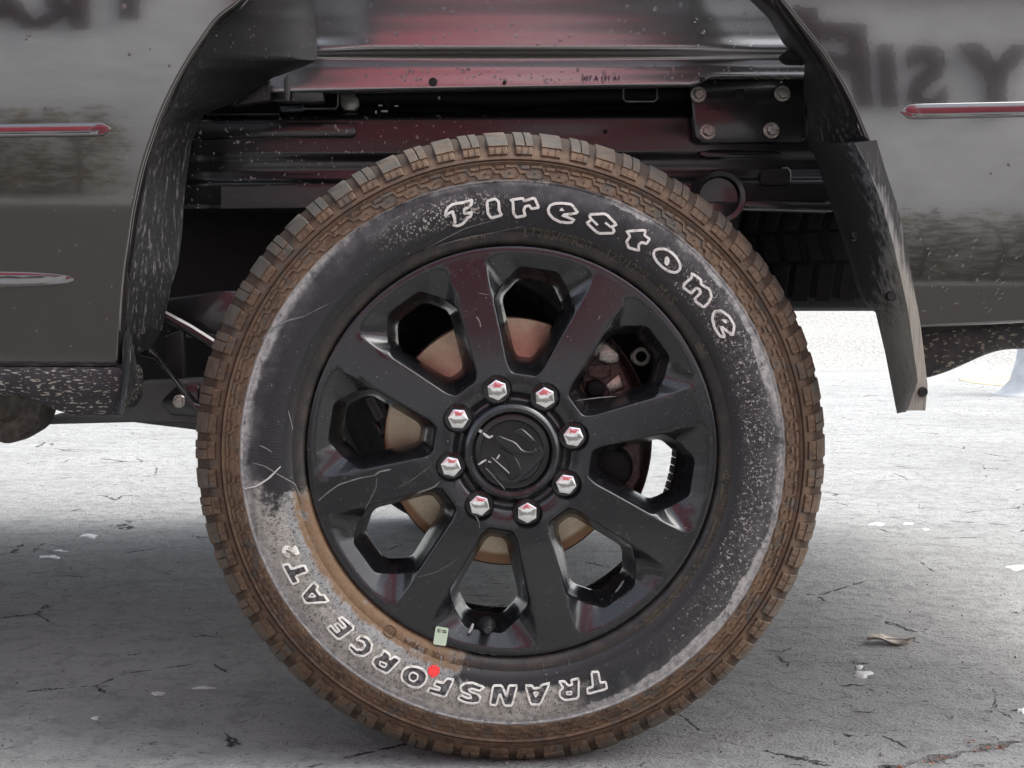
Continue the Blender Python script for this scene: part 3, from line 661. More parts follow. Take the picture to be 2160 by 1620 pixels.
for i, (fr, out, cv, inner, extra) in enumerate(LET):
    b = MB(); strip(b, T(*fr, out), 5.8 if i < 9 else 4.4, lift=0.0019, closed=True, curve=bool(cv))
    if inner: patch(b, T(*fr, inner), 0.0013)
    for e in extra:
        if e[0] == e[-1]: strip(b, T(*fr, e[:-1]), 3.4, closed=True)
        else: strip(b, T(*fr, e), 5.0, closed=False)
    b.v = [squash(tuple(v)) for v in b.v]
    lt = b.build('raised_letter', MWL, tyre, ang=30)
    o2 = chaikin(T(*fr, out), 0.25 if cv else 0.12); bm = bmesh.new(); vv = [bm.verts.new(squash(tuple(onside(*p, 0.0009)))) for p in o2]; ff = bm.faces.new(vv); bmesh.ops.triangulate(bm, faces=[ff])
    bmesh.ops.recalc_face_normals(bm, faces=bm.faces[:])
    if sum(f.normal.y for f in bm.faces) > 0: bmesh.ops.reverse_faces(bm, faces=bm.faces[:])
    me = bpy.data.meshes.new('letter_face'); bm.to_mesh(me); bm.free(); me.materials.append(MR if i < 9 else MLF); lt.data.materials.append(me.materials[0])
    m2 = bmesh.new(); m2.from_mesh(lt.data); n0 = len(m2.faces); m2.from_mesh(me); m2.faces.ensure_lookup_table()
    for f in m2.faces[n0:]: f.material_index = 1
    m2.to_mesh(lt.data); m2.free(); bpy.data.meshes.remove(me)
b = MB(); strip(b, T(*D_, [(318, 262), (262, 252), (234, 208), (252, 162), (300, 158), (345, 188), (410, 235)]), 8.0, closed=False, curve=True); strip(b, T(*D_, [(428, 248), (376, 138)]), 7.5, closed=False)
b.build('raised_letter', MWL, tyre, ang=30)
# small moulded print, bent round the bead
def bent(txt, r0, deg, h, mat=MR, ext=0.0005, name='moulded_text'):
    me = text_mesh(txt, h / 0.72, ext, 0.0, 2)
    for v in me.vertices:
        r = r0 + v.co.y; a = R(deg) - v.co.x / r0
        v.co = (r * math.cos(a), yside(r) - 0.0003 - v.co.z, r * math.sin(a))
    smooth_mesh(me, 30); return link(name, me, mat, tyre)
MTX = simple('worn_print_rubber', (0.070, 0.060, 0.038), 0.7, var=0.4, scale=90)
MTB = simple('muddy_print_rubber', (0.10, 0.062, 0.036), 0.85, var=0.3, scale=90)
bent('LT285/60R20', 0.288, 78.0, 0.012, MTX); bent('125/122R', 0.288, 58.5, 0.012, MTX); bent('M+S', 0.288, 45.5, 0.012, MTX)
bent('DOT', 0.2845, 256.0, 0.0078, MTB, 0.0008); bent('17X', 0.2845, 250.3, 0.0078, MTB, 0.0008); bent('5196F4', 0.2845, 243.6, 0.0082, MTB, 0.0008); bent('4721', 0.2850, 235.8, 0.0070, MTB, 0.0008)
bent('SAFETY WARNING', 0.2860, -12.5, 0.0065, MTX)
b = MB(); pts = [(0.285 + 0.0065 * math.sin(t), R(235.8) + 0.028 * math.copysign(abs(math.cos(t)) ** 0.6, math.cos(t))) for t in [k * math.pi / 14 for k in range(28)]]
b.tube([(r * math.cos(a), yside(r) - 0.0006, r * math.sin(a)) for r, a in pts], 0.0007, 6, True); b.build('date_code_ring', MTB, tyre)
b = MB(); rnd = random.Random(8)
for r0, a0, a1 in ((0.2880, -18.5, -52), (0.2825, -14, -56), (0.2800, -6, -18), (0.2870, 30, 27), (0.2830, 30.5, 26.5), (0.2790, 31, 26), (0.285, 97, 103), (0.2835, 277, 280)):
    a = a0; sgn = 1 if a1 > a0 else -1
    while (a - a1) * sgn < 0:
        wd = rnd.uniform(0.35, 0.75)
        if rnd.random() < 0.82:
            n_ = 3
            for k in range(n_):
                aa = R(a + sgn * wd * (k + 0.5) / n_); b.box((r0 * math.cos(aa), yside(r0) - 0.0002, r0 * math.sin(aa)), (0.0017, 0.0005, 0.0004), Matrix.Rotation(-aa, 3, 'Y'))
        a += sgn * (wd + 0.12)
o = b.build('warning_print_ridges', MTX, tyre, ang=None, merge=0); o['kind'] = 'stuff'
for dg_ in (97.5, 84, 68, 36, 14, -7.5, -20.5, -82, 222, 232.8, 238.6, 262, 285):
    b = MB(); a = R(dg_); b.tube([((0.276 + 0.014 * k / 4) * math.cos(a), yside(0.276 + 0.014 * k / 4) - 0.0002, (0.276 + 0.014 * k / 4) * math.sin(a)) for k in range(5)], 0.0006, 5)
    b.build('bead_tick', MR, tyre)
# marks on the rubber
b = MB(); patch(b, [(915 + 12.5 * math.cos(k * math.pi / 8) * (1 + 0.09 * math.sin(k * 3)), 1415 + 13 * math.sin(k * math.pi / 8) * (1 + 0.07 * math.cos(k * 5))) for k in range(16)], 0.0007); b.build('red_dot', MRD, tyre)
def scuff(name, pts, w_, mat=MWS, lift=0.0006, par=None, put=onside):
    b = MB(); strip(b, pts, w_, lift, closed=False, put=put, taper=True); return b.build(name, mat, par or tyre, ang=40)
scuff('scuff', [(516, 1031), (540, 1026), (566, 1010), (592, 984)], 4.5, MWP, 0.0015)
scuff('scuff', [(532, 976), (560, 984), (590, 1003), (622, 1020), (632, 1045), (640, 1062)], 2.6)
scuff('scuff', [(553, 716), (575, 692), (610, 675), (640, 668)], 4.0); scuff('scuff', [(640, 668), (665, 655), (694, 640)], 1.8)
scuff('scuff', [(548, 940), (562, 946), (574, 954)], 2.6); scuff('scuff', [(608, 866), (613, 885), (618, 908)], 2.2)
scuff('scuff', [(896, 526), (950, 497), (985, 480), (1045, 464)], 2.0); scuff('scuff', [(925, 518), (990, 500), (1060, 487), (1105, 477)], 1.6)
scuff('scuff', [(925, 1372), (931, 1385), (929, 1402)], 3.2, MWS)
scuff('scuff', [(1170, 1470), (1215, 1490)], 1.2)
# ---- wheel
FACE = [(0.0, -0.006), (0.0505, -0.007), (0.0530, -0.0125), (0.0575, -0.0138), (0.0620, -0.0105), (0.0665, -0.0030), (0.0700, -0.0010), (0.0735, -0.0025), (0.079, -0.0080), (0.087, -0.0115), (0.100, -0.0128),
        (0.125, -0.0125), (0.16, -0.0105), (0.21, -0.0068), (0.25, -0.0036), (0.262, -0.0028), (0.2665, -0.0030), (0.2695, -0.0016), (0.2712, 0.0012), (0.2720, 0.0065)]
def yface(r): return table(FACE, r)
HOLE0, LUG0 = -8.7, 13.8
def rounded(poly, rad):
    "closed polygon with its corners rounded, rad per corner"
    out = []; n = len(poly)
    for i in range(n):
        a, p, c = Vector(poly[i - 1]), Vector(poly[i]), Vector(poly[(i + 1) % n]); u = (a - p).normalized(); v = (c - p).normalized()
        th = u.angle(v); L = min(rad[i] / math.tan(th / 2), 0.48 * min((a - p).length, (c - p).length)); q0, q1 = p + u * L, p + v * L
        for k in range(7):
            t = k / 6; out.append((q0 * (1 - t) ** 2 + p * 2 * t * (1 - t) + q1 * t * t)[:])
    return out
def raycast(poly, c, n):
    "star-shaped polygon sampled at n even angles about c"
    out = []
    for k in range(n):
        th = 2 * math.pi * k / n; d = (math.cos(th), math.sin(th)); best = None
        for i in range(len(poly)):
            a, b2 = poly[i - 1], poly[i]; ex, ey = b2[0] - a[0], b2[1] - a[1]; den = d[0] * ey - d[1] * ex
            if abs(den) < 1e-12: continue
            t = ((a[0] - c[0]) * ey - (a[1] - c[1]) * ex) / den; u = ((a[0] - c[0]) * d[1] - (a[1] - c[1]) * d[0]) / den
            if t > 0 and -1e-9 <= u <= 1 + 1e-9 and (best is None or t > best): best = t
        out.append((c[0] + d[0] * best, c[1] + d[1] * best))
    return out
half = [(0.1030, 0.0165, 0.007), (0.114, 0.0237, 0.006), (0.1935, 0.0535, 0.013), (0.2195, 0.0440, 0.024), (0.2430, 0.0255, 0.014)]
win = [(u, -v) for u, v, _ in half] + [(u, v) for u, v, _ in half[::-1]]; wr = [q for *_, q in half] + [q for *_, q in half[::-1]]
hp = [(0.0995, 0.0175, 0.008), (0.112, 0.0264, 0.006), (0.1880, 0.0556, 0.006), (0.2450, 0.0738, 0.013), (0.2530, 0.0620, 0.004), (0.2574, 0.0405, 0.004), (0.2598, 0.0200, 0.004), (0.2605, 0.0, 0.004)]
poc = [(u, -v) for u, v, _ in hp] + [(u, v) for u, v, _ in hp[:-1][::-1]]; pr = [q for *_, q in hp] + [q for *_, q in hp[:-1][::-1]]
hin = [(0.1235, 0.0090, 0.008), (0.1300, 0.0145, 0.008), (0.1985, 0.0425, 0.018), (0.2275, 0.0230, 0.018)]
win2 = [(u, -v) for u, v, _ in hin] + [(u, v) for u, v, _ in hin[::-1]]; wr2 = [q for *_, q in hin] + [q for *_, q in hin[::-1]]
NW = 168; WCN = (0.185, 0.0)
L0 = raycast(rounded(poc, pr), WCN, NW); L1 = raycast(rounded(win, wr), WCN, NW); L2 = raycast(rounded(win2, wr2), WCN, NW)
def rot2(p, a): return (p[0] * math.cos(a) - p[1] * math.sin(a), p[0] * math.sin(a) + p[1] * math.cos(a))
pts, edges = [], []
def loop(ps):
    s_ = len(pts); pts.extend(Vector(p) for p in ps); n = len(ps); edges.extend((s_ + k, s_ + (k + 1) % n) for k in range(n))
circ = lambda c, r, n, o=0: [(c[0] + r * math.cos(2 * math.pi * k / n + o), c[1] + r * math.sin(2 * math.pi * k / n + o)) for k in range(n)]
loop(circ((0, 0), 0.2720, 240)); loop(circ((0, 0), 0.0503, 120))
for r in (0.2665, 0.2695, 0.2712): loop(circ((0, 0), r, 240))
for r in (0.0530, 0.0575, 0.0620, 0.0665): pass
LUGC = [(0.0829 * math.cos(R(LUG0 + 45 * k)), 0.0829 * math.sin(R(LUG0 + 45 * k))) for k in range(8)]
wins = []
for k in range(8):
    a = R(HOLE0 + 45 * k); l0 = [rot2(p, a) for p in L0]; wins.append(l0); loop(l0); loop(circ(LUGC[k], 0.0200, 40))
import numpy as np
con = np.array([p[:] for p in pts]); extra = []
def inpoly(poly, x, y):
    c = False; n = len(poly); j = n - 1
    for i in range(n):
        if (poly[i][1] > y) != (poly[j][1] > y) and x < (poly[j][0] - poly[i][0]) * (y - poly[i][1]) / (poly[j][1] - poly[i][1]) + poly[i][0]: c = not c
        j = i
    return c
def blocked(x, y):
    if any((x - c[0]) ** 2 + (y - c[1]) ** 2 < 0.0200 ** 2 for c in LUGC): return True
    a = math.degrees(math.atan2(y, x)) - HOLE0; k = round(a / 45) % 8
    return inpoly(wins[k], x, y)
r = 0.053
while r < 0.266:
    st_ = 0.0022 if r < 0.082 else 0.005; n = max(12, int(2 * math.pi * r / max(st_ * 1.3, 0.0034)))
    for k in range(n):
        t = 2 * math.pi * (k + (int(r / st_) % 2) * 0.5) / n; x, y = r * math.cos(t), r * math.sin(t)
        if not blocked(x, y) and ((con - (x, y)) ** 2).sum(1).min() > (0.45 * st_) ** 2: extra.append(Vector((x, y)))
    r += st_
vo, eo, fo, *_ = delaunay_2d_cdt(pts + extra, edges, [], 0, 1e-7)
b = MB(); keep = []
for f in fo:
    cx = sum(vo[i].x for i in f) / len(f); cy = sum(vo[i].y for i in f) / len(f)
    if math.hypot(cx, cy) < 0.0503 or math.hypot(cx, cy) > 0.2719 or blocked(cx, cy): continue
    keep.append(tuple(f))
b.add([(v.x, yface(v.length), v.y) for v in vo], keep)
for k in range(8):                                    # pockets, window walls
    a = R(HOLE0 + 45 * k); rows = []
    fr = (0.0, 0.06, 0.16, 0.3, 0.45, 0.62, 0.80, 0.93, 1.0)
    for f in fr:
        row = []
        for p, q in zip(L0, L1):
            d = math.hypot(q[0] - p[0], q[1] - p[1]); wide = min(1, max(0, (d - 0.0038) / 0.012)); dep = 0.0030 + 0.0125 * min(1, max(0, (d - 0.0035) / 0.020))
            narrow = 1 - math.sqrt(max(0, 1 - f * f)); lin = max(0, f - 0.03 * (1 - f)) if f < 0.93 else f
            g_ = lerp(narrow, lin, wide); x, y = lerp(p[0], q[0], f), lerp(p[1], q[1], f)
            X, Z = rot2((x, y), a); row.append((X, yface(math.hypot(p[0], p[1])) + dep * g_, Z))
        rows.append(row)
    edge = rows[-1]
    for f, dy in ((0.05, 0.0012), (0.12, 0.0045), (0.45, 0.018), (1.0, 0.041), (0.98, 0.050)):
        row = []
        for i, (q, s_) in enumerate(zip(L1, L2)):
            X, Z = rot2((lerp(q[0], s_[0], f), lerp(q[1], s_[1], f)), a); y0 = edge[i][1]; row.append((X, y0 + (0.045 - y0) * dy / 0.041 if dy <= 0.041 else 0.055, Z))
        rows.append(row)
    b.grid(rows, False, True)
for c in LUGC:                                        # lug nut wells
    rows = []
    for rr, dy in ((0.0200, 0.0), (0.0192, 0.0010), (0.0186, 0.003), (0.0180, 0.020), (0.0002, 0.021)):
        rows.append([(c[0] + rr * math.cos(2 * math.pi * k / 40), (yface(math.hypot(c[0] + 0.02 * math.cos(2 * math.pi * k / 40), c[1] + 0.02 * math.sin(2 * math.pi * k / 40))) if dy == 0 else -0.0105) + dy, c[1] + rr * math.sin(2 * math.pi * k / 40)) for k in range(40)])
    b.grid(rows, False, True)
b.lathe([(0.0503, yface(0.0503)), (0.0500, 0.004), (0.0, 0.005)], 120)
b.lathe([(0.2720, 0.0065), (0.2722, 0.012), (0.262, 0.016), (0.255, 0.03), (0.2500, 0.045)], 240)
wheel = b.build('wheel', MW, truck, ang=28, merge=2e-5, loc=WC)
b = MB(); b.lathe([(0.2475, 0.044), (0.250, 0.07), (0.2515, 0.18), (0.256, 0.203), (0.268, 0.217), (0.2735, 0.222), (0.2745, 0.228), (0.272, 0.232), (0.262, 0.22), (0.2545, 0.20), (0.2535, 0.07), (0.256, 0.03)], 160)
b.build('barrel', MW, wheel)
b = MB(); b.lathe([(0.105, 0.046), (0.105, 0.075), (0.06, 0.080)], 64); b.build('hub_pad', MW, wheel)
# lug nuts: chrome hexes with a domed, chamfered end
def nut():
    b = MB(); rows = []
    def hexr(a, rc, k): 
        h = rc * math.cos(math.pi / 6) / math.cos((a % (math.pi / 3)) - math.pi / 6); return lerp(h, rc * 0.95, k)
    for s_, y, k in ((1.0, 0.012, 0), (1.0, -0.0068, 0), (0.97, -0.0076, 0), (0.92, -0.0080, 0.05), (0.7, -0.0088, 0.5), (0.45, -0.0094, 1), (0.2, -0.0097, 1), (0.001, -0.0098, 1)):
        rows.append([(hexr(2 * math.pi * q / 48, 0.0140, k) * s_ * math.cos(2 * math.pi * q / 48), y, hexr(2 * math.pi * q / 48, 0.0140, k) * s_ * math.sin(2 * math.pi * q / 48)) for q in range(48)])
    b.grid(rows, False, True); return b.mesh('lug_nut', 22)
nm = nut()
for k, rt in enumerate((8, 26, 22, 4, 12, 17, 30, 10)):
    c = LUGC[k]; link('lug_nut', nm, MCH, wheel, (c[0], -0.0015, c[1]), (0, R(rt), 0))
# centre cap with its embossed head
b = MB(); b.lathe([(0.0492, 0.002), (0.0492, -0.0068), (0.0485, -0.0080), (0.0440, -0.0086), (0.0415, -0.0086), (0.0400, -0.0070), (0.035, -0.0066), (0.0, -0.0064)], 96)
cap = b.build('centre_cap', MBK, wheel, ang=30)
def oncap(px, py, lift):
    p = P(px, py, -0.0066); return Vector((p.x, -0.0066 - lift, p.z - WZ))
CP = ((990, 860), 8.526)
def emboss(pts, h, bev):
    q = [oncap(*p, 0) for p in T(*CP, chaikin(pts, 0.2))]
    bm = prism_bm([(v.x, v.z) for v in q], -0.0066 - h * 1.5, -0.0050, 0)
    front = [f for f in bm.faces if all(abs(v.co.y + 0.0066 + h * 1.5) < 1e-6 for v in f.verts)]
    r_ = bmesh.ops.inset_region(bm, faces=front, thickness=bev, depth=0)
    for f in front:
        for v in f.verts: v.co.y -= bev * 0.8
    me = bpy.data.meshes.new('emblem_relief'); bm.to_mesh(me); bm.free(); smooth_mesh(me, 30); link('emblem_relief', me, MBK, cap)
for pts_, h, bev in (([(815, 445), (885, 372), (960, 372), (1190, 585), (1130, 650), (1010, 560), (930, 505), (850, 480)], 0.0020, 0.0012), ([(435, 575), (520, 485), (640, 540), (830, 610), (960, 770), (1130, 780), (1190, 715), (1225, 790), (1150, 865), (900, 830), (720, 790), (560, 665)], 0.0024, 0.0013),
        ([(335, 935), (400, 868), (470, 935), (735, 1170), (690, 1212), (560, 1125), (430, 1020)], 0.0022, 0.0012), ([(1300, 690), (1355, 830), (1335, 920), (830, 1395), (780, 1385), (1240, 930), (1275, 830), (1225, 740)], 0.0015, 0.0009),
        ([(290, 1075), (345, 1120), (655, 1470), (610, 1480), (270, 1095)], 0.0012, 0.0007), ([(330, 960), (560, 1250), (540, 1275), (300, 1010)], 0.0012, 0.0006), ([(560, 700), (700, 800), (800, 850), (900, 1000), (940, 1180), (760, 1330), (640, 1200), (720, 1100), (660, 930), (560, 830)], 0.0010, 0.0010)): emboss(pts_, h, bev)
def onhub(px, py, lift):
    p = P(px, py, -0.012); rr = math.hypot(p.x, p.z - WZ); y = yface(rr) if rr > 0.0503 else (-0.0086 if rr > 0.041 else -0.0072)
    return Vector((p.x, y - lift, p.z - WZ))
for pp, wd in (([(1011, 908), (1016, 912)], 7), ([(1019, 914), (1032, 924), (1040, 920)], 6), ([(1009, 981), (1018, 975), (1026, 971)], 4.5), ([(1030, 974), (1042, 975)], 4), ([(1048, 969), (1054, 960)], 3.5), ([(1046, 929), (1053, 931)], 4.5)):
    scuff('paint_scuff', T((0, 0), 1, pp), wd, MWP, 0.0034 if wd in (4, 3.5, 4.5) and pp[0][0] > 1028 else 0.0012, cap, onhub)
# scuffs and hair scratches on spokes
def onface(px, py, lift):
    p = P(px, py, -0.006)
    for _ in range(3): p = P(px, py, yface(math.hypot(p.x, p.z - WZ)))
    return Vector((p.x, p.y - lift, p.z - WZ))
for pp, wd in (([(672, 1056), (690, 1040), (715, 1022), (760, 1008), (790, 1003)], 3.4), ([(790, 1003), (800, 995), (825, 990)], 4.5), ([(795, 1008), (793, 1030), (780, 1055), (770, 1075)], 1.6), ([(840, 1028), (870, 1012), (910, 982)], 1.0), ([(880, 1040), (915, 1028), (928, 1016)], 3.2),
               ([(880, 1218), (920, 1207), (950, 1190), (965, 1178)], 0.9), ([(1005, 668), (1012, 678), (1014, 690)], 3.2), ([(1008, 618), (1032, 622)], 1.2), ([(1003, 1088), (1010, 1100), (1012, 1114)], 1.4), ([(1262, 674), (1266, 666)], 1.8), ([(1010, 1377), (1022, 1379)], 2.6), ([(1036, 1381), (1046, 1382)], 2.2), ([(1215, 845), (1270, 838), (1300, 836)], 2.2)):
    scuff('scuff', pp, wd, MWS, 0.0003, wheel, onface)
# valve stem in the bottom window
vp = P(1027, 1322, 0.006) - WC
b = MB(); b.lathe([(0.0, -0.030), (0.0026, -0.030), (0.0034, -0.029), (0.0038, -0.018), (0.0044, -0.017), (0.0052, -0.006), (0.0078, 0.004), (0.0085, 0.008), (0.0100, 0.010)], 24)
b.v = [tuple(q * 1.25 for q in v) for v in b.v]; vst = b.build('valve_stem', MRB, wheel, loc=vp, rot=(R(-9), 0, 0))
b = MB(); b.lathe([(0.0, -0.0335), (0.0033, -0.0335), (0.0042, -0.0325), (0.0042, -0.024), (0.0036, -0.0235)], 20); b.v = [tuple(q * 1.25 for q in v) for v in b.v]; b.build('valve_cap', MBK, vst)
def onpocket(px, py, lift): p = P(px, py, 0.002); return Vector((p.x, 0.0025 - lift, p.z - WZ))
scuff('paint_scuff', [(998, 1316), (994, 1326), (989, 1334)], 6, MWP, 0.004, wheel, onpocket)
scuff('paint_scuff', [(1315, 1225), (1305, 1240), (1298, 1248)], 2.6, MWS, 0.004, wheel, onpocket)
# sticker on the rim edge
sp_ = onface(930, 1341, 0.0006); rs = R(9)
def rrect(w_, h_, rad, n=5):
    o_ = []
    for cx, cy, a0 in ((w_ - rad, h_ - rad, 0), (-w_ + rad, h_ - rad, 90), (-w_ + rad, -h_ + rad, 180), (w_ - rad, -h_ + rad, 270)):
        o_ += [(cx + rad * math.cos(R(a0 + 90 * k / n)), cy + rad * math.sin(R(a0 + 90 * k / n))) for k in range(n + 1)]
    return o_
q = rrect(0.0085, 0.0120, 0.0022); n = len(q); b = MB()
b.add([(x, -0.0003, z) for x, z in q] + [(x, 0.0002, z) for x, z in q], [tuple(range(n))] + [(k, (k + 1) % n, n + (k + 1) % n, n + k) for k in range(n)])
stk = b.build('sticker', MST, wheel, loc=sp_ + Vector((0, -0.0015, 0)), rot=(R(2), rs, 0))
b = MB(); b.tube([(-0.0035 + 0.0026 * math.cos(t), -0.0004, 0.0068 + 0.0026 * math.sin(t)) for t in [k * math.pi / 10 for k in range(20)]], 0.00028, 4, True)
b.box((-0.0038, -0.0004, 0.0068), (0.0009, 0.0001, 0.0014)); b.box((0.0034, -0.0004, 0.0080), (0.0026, 0.0001, 0.0007)); b.box((0.0038, -0.0004, 0.0058), (0.0029, 0.0001, 0.0007))
b.build('printed_mark', MIN, stk, ang=None)
# stick-on balance weights inside the barrel
for k in range(11):
    a = R(5.5 - k * 2.75); bm_ = prism_bm([(-0.0024, -0.0052), (0.0024, -0.0052), (0.0024, 0.0052), (-0.0024, 0.0052)], -0.009, 0.009, 0.0008, 1)
    if k == 0: wm = bpy.data.meshes.new('balance_weight'); bm_.to_mesh(wm)
    bm_.free(); link('balance_weight', wm, MLW, wheel, (0.2478 * math.cos(a), 0.178, 0.2478 * math.sin(a)), (0, -a, 0))
# ---- brake
DC = (0.0, 0.0, WZ + 0.0)
dz = P(1071, 930, 0.12); dc = Vector((dz.x * 0.4, 0.0, dz.z * 0.5 + WZ * 0.5))
b = MB(); b.lathe([(0.065, 0.085), (0.100, 0.086), (0.102, 0.120), (0.105, 0.1215), (0.1745, 0.1215), (0.1765, 0.123), (0.1765, 0.131), (0.172, 0.132), (0.172, 0.150), (0.1765, 0.151), (0.1765, 0.160), (0.10, 0.162)], 160)
disc = b.build('brake_disc', MD, truck, loc=dc)
b = MB(); rows = []
for r_, y_ in ((0.150, 0.166), (0.2000, 0.164), (0.2075, 0.150), (0.2095, 0.150), (0.2095, 0.170), (0.150, 0.172)):
    rows.append([(r_ * math.cos(R(a)), y_, r_ * math.sin(R(a))) for a in range(-36, 52, 2)])
b.grid(rows); b.build('dust_shield', MCI, truck, loc=dc)
cal = prism('brake_caliper', [(1222, 742), (1262, 716), (1300, 726), (1306, 762), (1338, 830), (1352, 930), (1350, 1010), (1318, 1060), (1268, 1052), (1250, 960), (1258, 880), (1232, 820)], 0.100, 0.150, MCI, truck, 0.005)
for pg, y0, m_ in (([(1262, 730), (1280, 722), (1308, 746), (1306, 764), (1286, 768), (1262, 760)], 0.088, MZ), ([(1236, 770), (1288, 768), (1290, 792), (1272, 800), (1244, 796)], 0.092, MCI), ([(1240, 806), (1262, 800), (1278, 812), (1276, 834), (1250, 838), (1238, 826)], 0.086, MK), ([(1276, 812), (1306, 788), (1318, 818), (1288, 832)], 0.094, MZ)):
    prism('casting_lug', pg, y0, 0.112, m_, cal, 0.003)
pc = P(1290, 986, 0.085); b = MB(); b.lathe([(0.0, -0.004), (0.022, -0.003), (0.028, 0.0), (0.0305, 0.004), (0.0305, 0.03)], 40); b.build('piston_boss', MK, cal, loc=pc)
pc2 = P(1278, 988, 0.080); b = MB(); b.lathe([(0, 0.0), (0.003, 0.0), (0.0035, 0.001), (0.0035, 0.006)], 12); b.build('bolt', MK, cal, loc=pc2)
pc3 = P(1352, 752, 0.16); b = MB(); b.lathe([(0.008, -0.002), (0.013, -0.002), (0.014, 0), (0.014, 0.01)], 24); b.build('shield_bolt', MZ, truck, loc=pc3)
# ---- axle, springs, dampers
b = MB(); b.lathe([(0.0, 0.162), (0.075, 0.162), (0.075, 0.22), (0.055, 0.24), (0.048, 0.30), (0.046, 0.85), (0.10, 0.92), (0.17, 1.0), (0.17, 1.06), (0.10, 1.14), (0.046, 1.2), (0.046, 1.60)], 40)
b.build('rear_axle', MK, truck, loc=WC)
b = MB(); b.tube([(0.13, 0.36, 0.36), (0.20, 0.40, 0.75)], 0.028, 14); b.build('shock_absorber', MK, truck)
# far rear tyre and wheel
b = MB(); b.lathe([(r, -y) for r, y in prof], 120); b.v = [squash((x, y, z)) for x, y, z in b.v]; ft = b.build('tyre', MRB, truck, ang=30, loc=(0, 1.92, WZ))
b = MB(); b.lathe([(0.0, -0.12), (0.10, -0.12), (0.11, -0.10), (0.247, -0.04), (0.25, -0.18), (0.272, -0.23), (0.272, -0.01), (0.2, -0.005), (0.0, 0.0)], 64); b.build('wheel', MW, truck, ang=30, loc=(0, 1.92, WZ))
# ---- bed side panel
YB = -0.045
def tilt_tab(tb):
    out = []; z = 1.55; y = YB; N = 240
    for k in range(N + 1):
        z = 1.55 - k * (1.55 - 0.40) / N; py = VY - (z - CH) / 0.000607
        if k: y += math.tan(R(table(tb, py))) * (1.55 - 0.40) / N
        out.append((z, y))
    return out[::-1]
TL = tilt_tab([(-900, 0), (-250, 0.6), (0, 1.6), (150, 3.6), (240, 5.2), (330, 6.6), (410, 8.2), (560, 10.0), (770, 11.0)])
TR = tilt_tab([(-900, 0), (0, 0.0), (205, 0.2), (420, 1.2), (480, 1.9), (590, 5.2), (640, 7.0), (700, 8.0)])
def ybody(x, z):
    f = min(1, max(0, (x + 0.35) / 0.9)); f = f * f * (3 - 2 * f)
    return lerp(table(TL, z), table(TR, z), f)
def PB(px, py, dy=0.0):
    y = -0.03
    for _ in range(4): p = P(px, py, y); y = ybody(p.x, p.z)
    p = P(px, py, y); return Vector((p.x, p.y + dy, p.z))
EL = [(590, -100), (500, 0), (475, 18), (450, 37), (425, 73), (400, 110), (383, 138), (367, 167), (337, 227), (317, 283), (300, 333), (287, 383), (273, 450), (266, 507), (258, 560), (253, 610), (250, 657), (247, 710), (245, 766)]
ER = [(1600, -70), (1663, 8), (1701, 57), (1739, 102), (1777, 163), (1807, 220), (1834, 292), (1866, 353), (1890, 429), (1905, 501), (1916, 560), (1924, 620), (1932, 681)]
ET = [(590, -100), (680, -165), (790, -215), (930, -250), (1080, -262), (1230, -250), (1370, -215), (1490, -160), (1600, -70)]
def dens(pl, m=4):
    out = []
    for a, c in zip(pl, pl[1:]):
        for k in range(m): out.append((lerp(a[0], c[0], k / m), lerp(a[1], c[1], k / m)))
    return out + [pl[-1]]
def smoothpl(pl, it=2):
    for _ in range(it): pl = [pl[0]] + [((pl[i - 1][0] + 2 * pl[i][0] + pl[i + 1][0]) / 4, (pl[i - 1][1] + 2 * pl[i][1] + pl[i + 1][1]) / 4) for i in range(1, len(pl) - 1)] + [pl[-1]]
    return pl
arch = smoothpl(dens(EL[::-1], 4)[:-1] + dens(ET, 6)[:-1] + dens(ER, 4), 4)      # from lower left, over the top, to lower right
XL, XR, ZT = -1.28, 1.20, 1.50
b = MB(); rows = []
e3 = [PB(*p) for p in arch]; n = len(e3)
def outer(i):
    p = e3[i]; t = i / (n - 1); na = len(EL) * 4 - 4
    if i <= na: return Vector((XL, 0, lerp(0, 1, 0)))
for i, p in enumerate(e3):                         # each arch point gets a row of points running out to the panel's border
    ang = math.atan2(p.z - 0.50, p.x); lim = []
    if p.z < 0.95 or abs(p.x) > 0.62: tgt = Vector((XL if p.x < 0 else XR, 0, p.z if True else 0))
    else: tgt = None
    rows.append((p, tgt))
def seg(name_rows): pass
grid_rows = []
nl = len(dens(EL[::-1], 4)) - 1; nr = len(e3) - len(dens(ER, 4))
for i, p in enumerate(e3):
    row = []
    for k in range(25):
        f = (k / 24) ** 1.5
        if i <= nl: q = Vector((lerp(p.x, XL, f), 0, lerp(p.z, lerp(zof(768, 0), ZT, (i / nl) ** 1.3) if False else p.z, f)))
        elif i >= nr: q = Vector((lerp(p.x, XR, f), 0, lerp(p.z, p.z + (p.x - XR) * -0.055 * (1 if p.z < 0.7 else max(0, (0.9 - p.z) / 0.2)), f)))
        else: q = Vector((p.x, 0, lerp(p.z, ZT, f)))
        row.append((q.x, ybody(q.x, q.z), q.z))
    grid_rows.append(row)
b.grid(grid_rows[:nl + 1]); b.grid(grid_rows[nl:nr + 1]); b.grid(grid_rows[nr:])
for sx, x0, x1, i0 in ((-1, XL, e3[nl].x, nl), (1, e3[nr].x, XR, nr)):   # upper corners
    rr = []
    for k in range(25):
        f = (k / 24) ** 1.5; z = lerp(e3[i0].z, ZT, f); row = []
        for m in range(25):
            g_ = (m / 24) ** 1.5; x = lerp(e3[i0].x, XL if sx < 0 else XR, g_); row.append((x, ybody(x, z), z))
        rr.append(row)
    b.grid(rr)
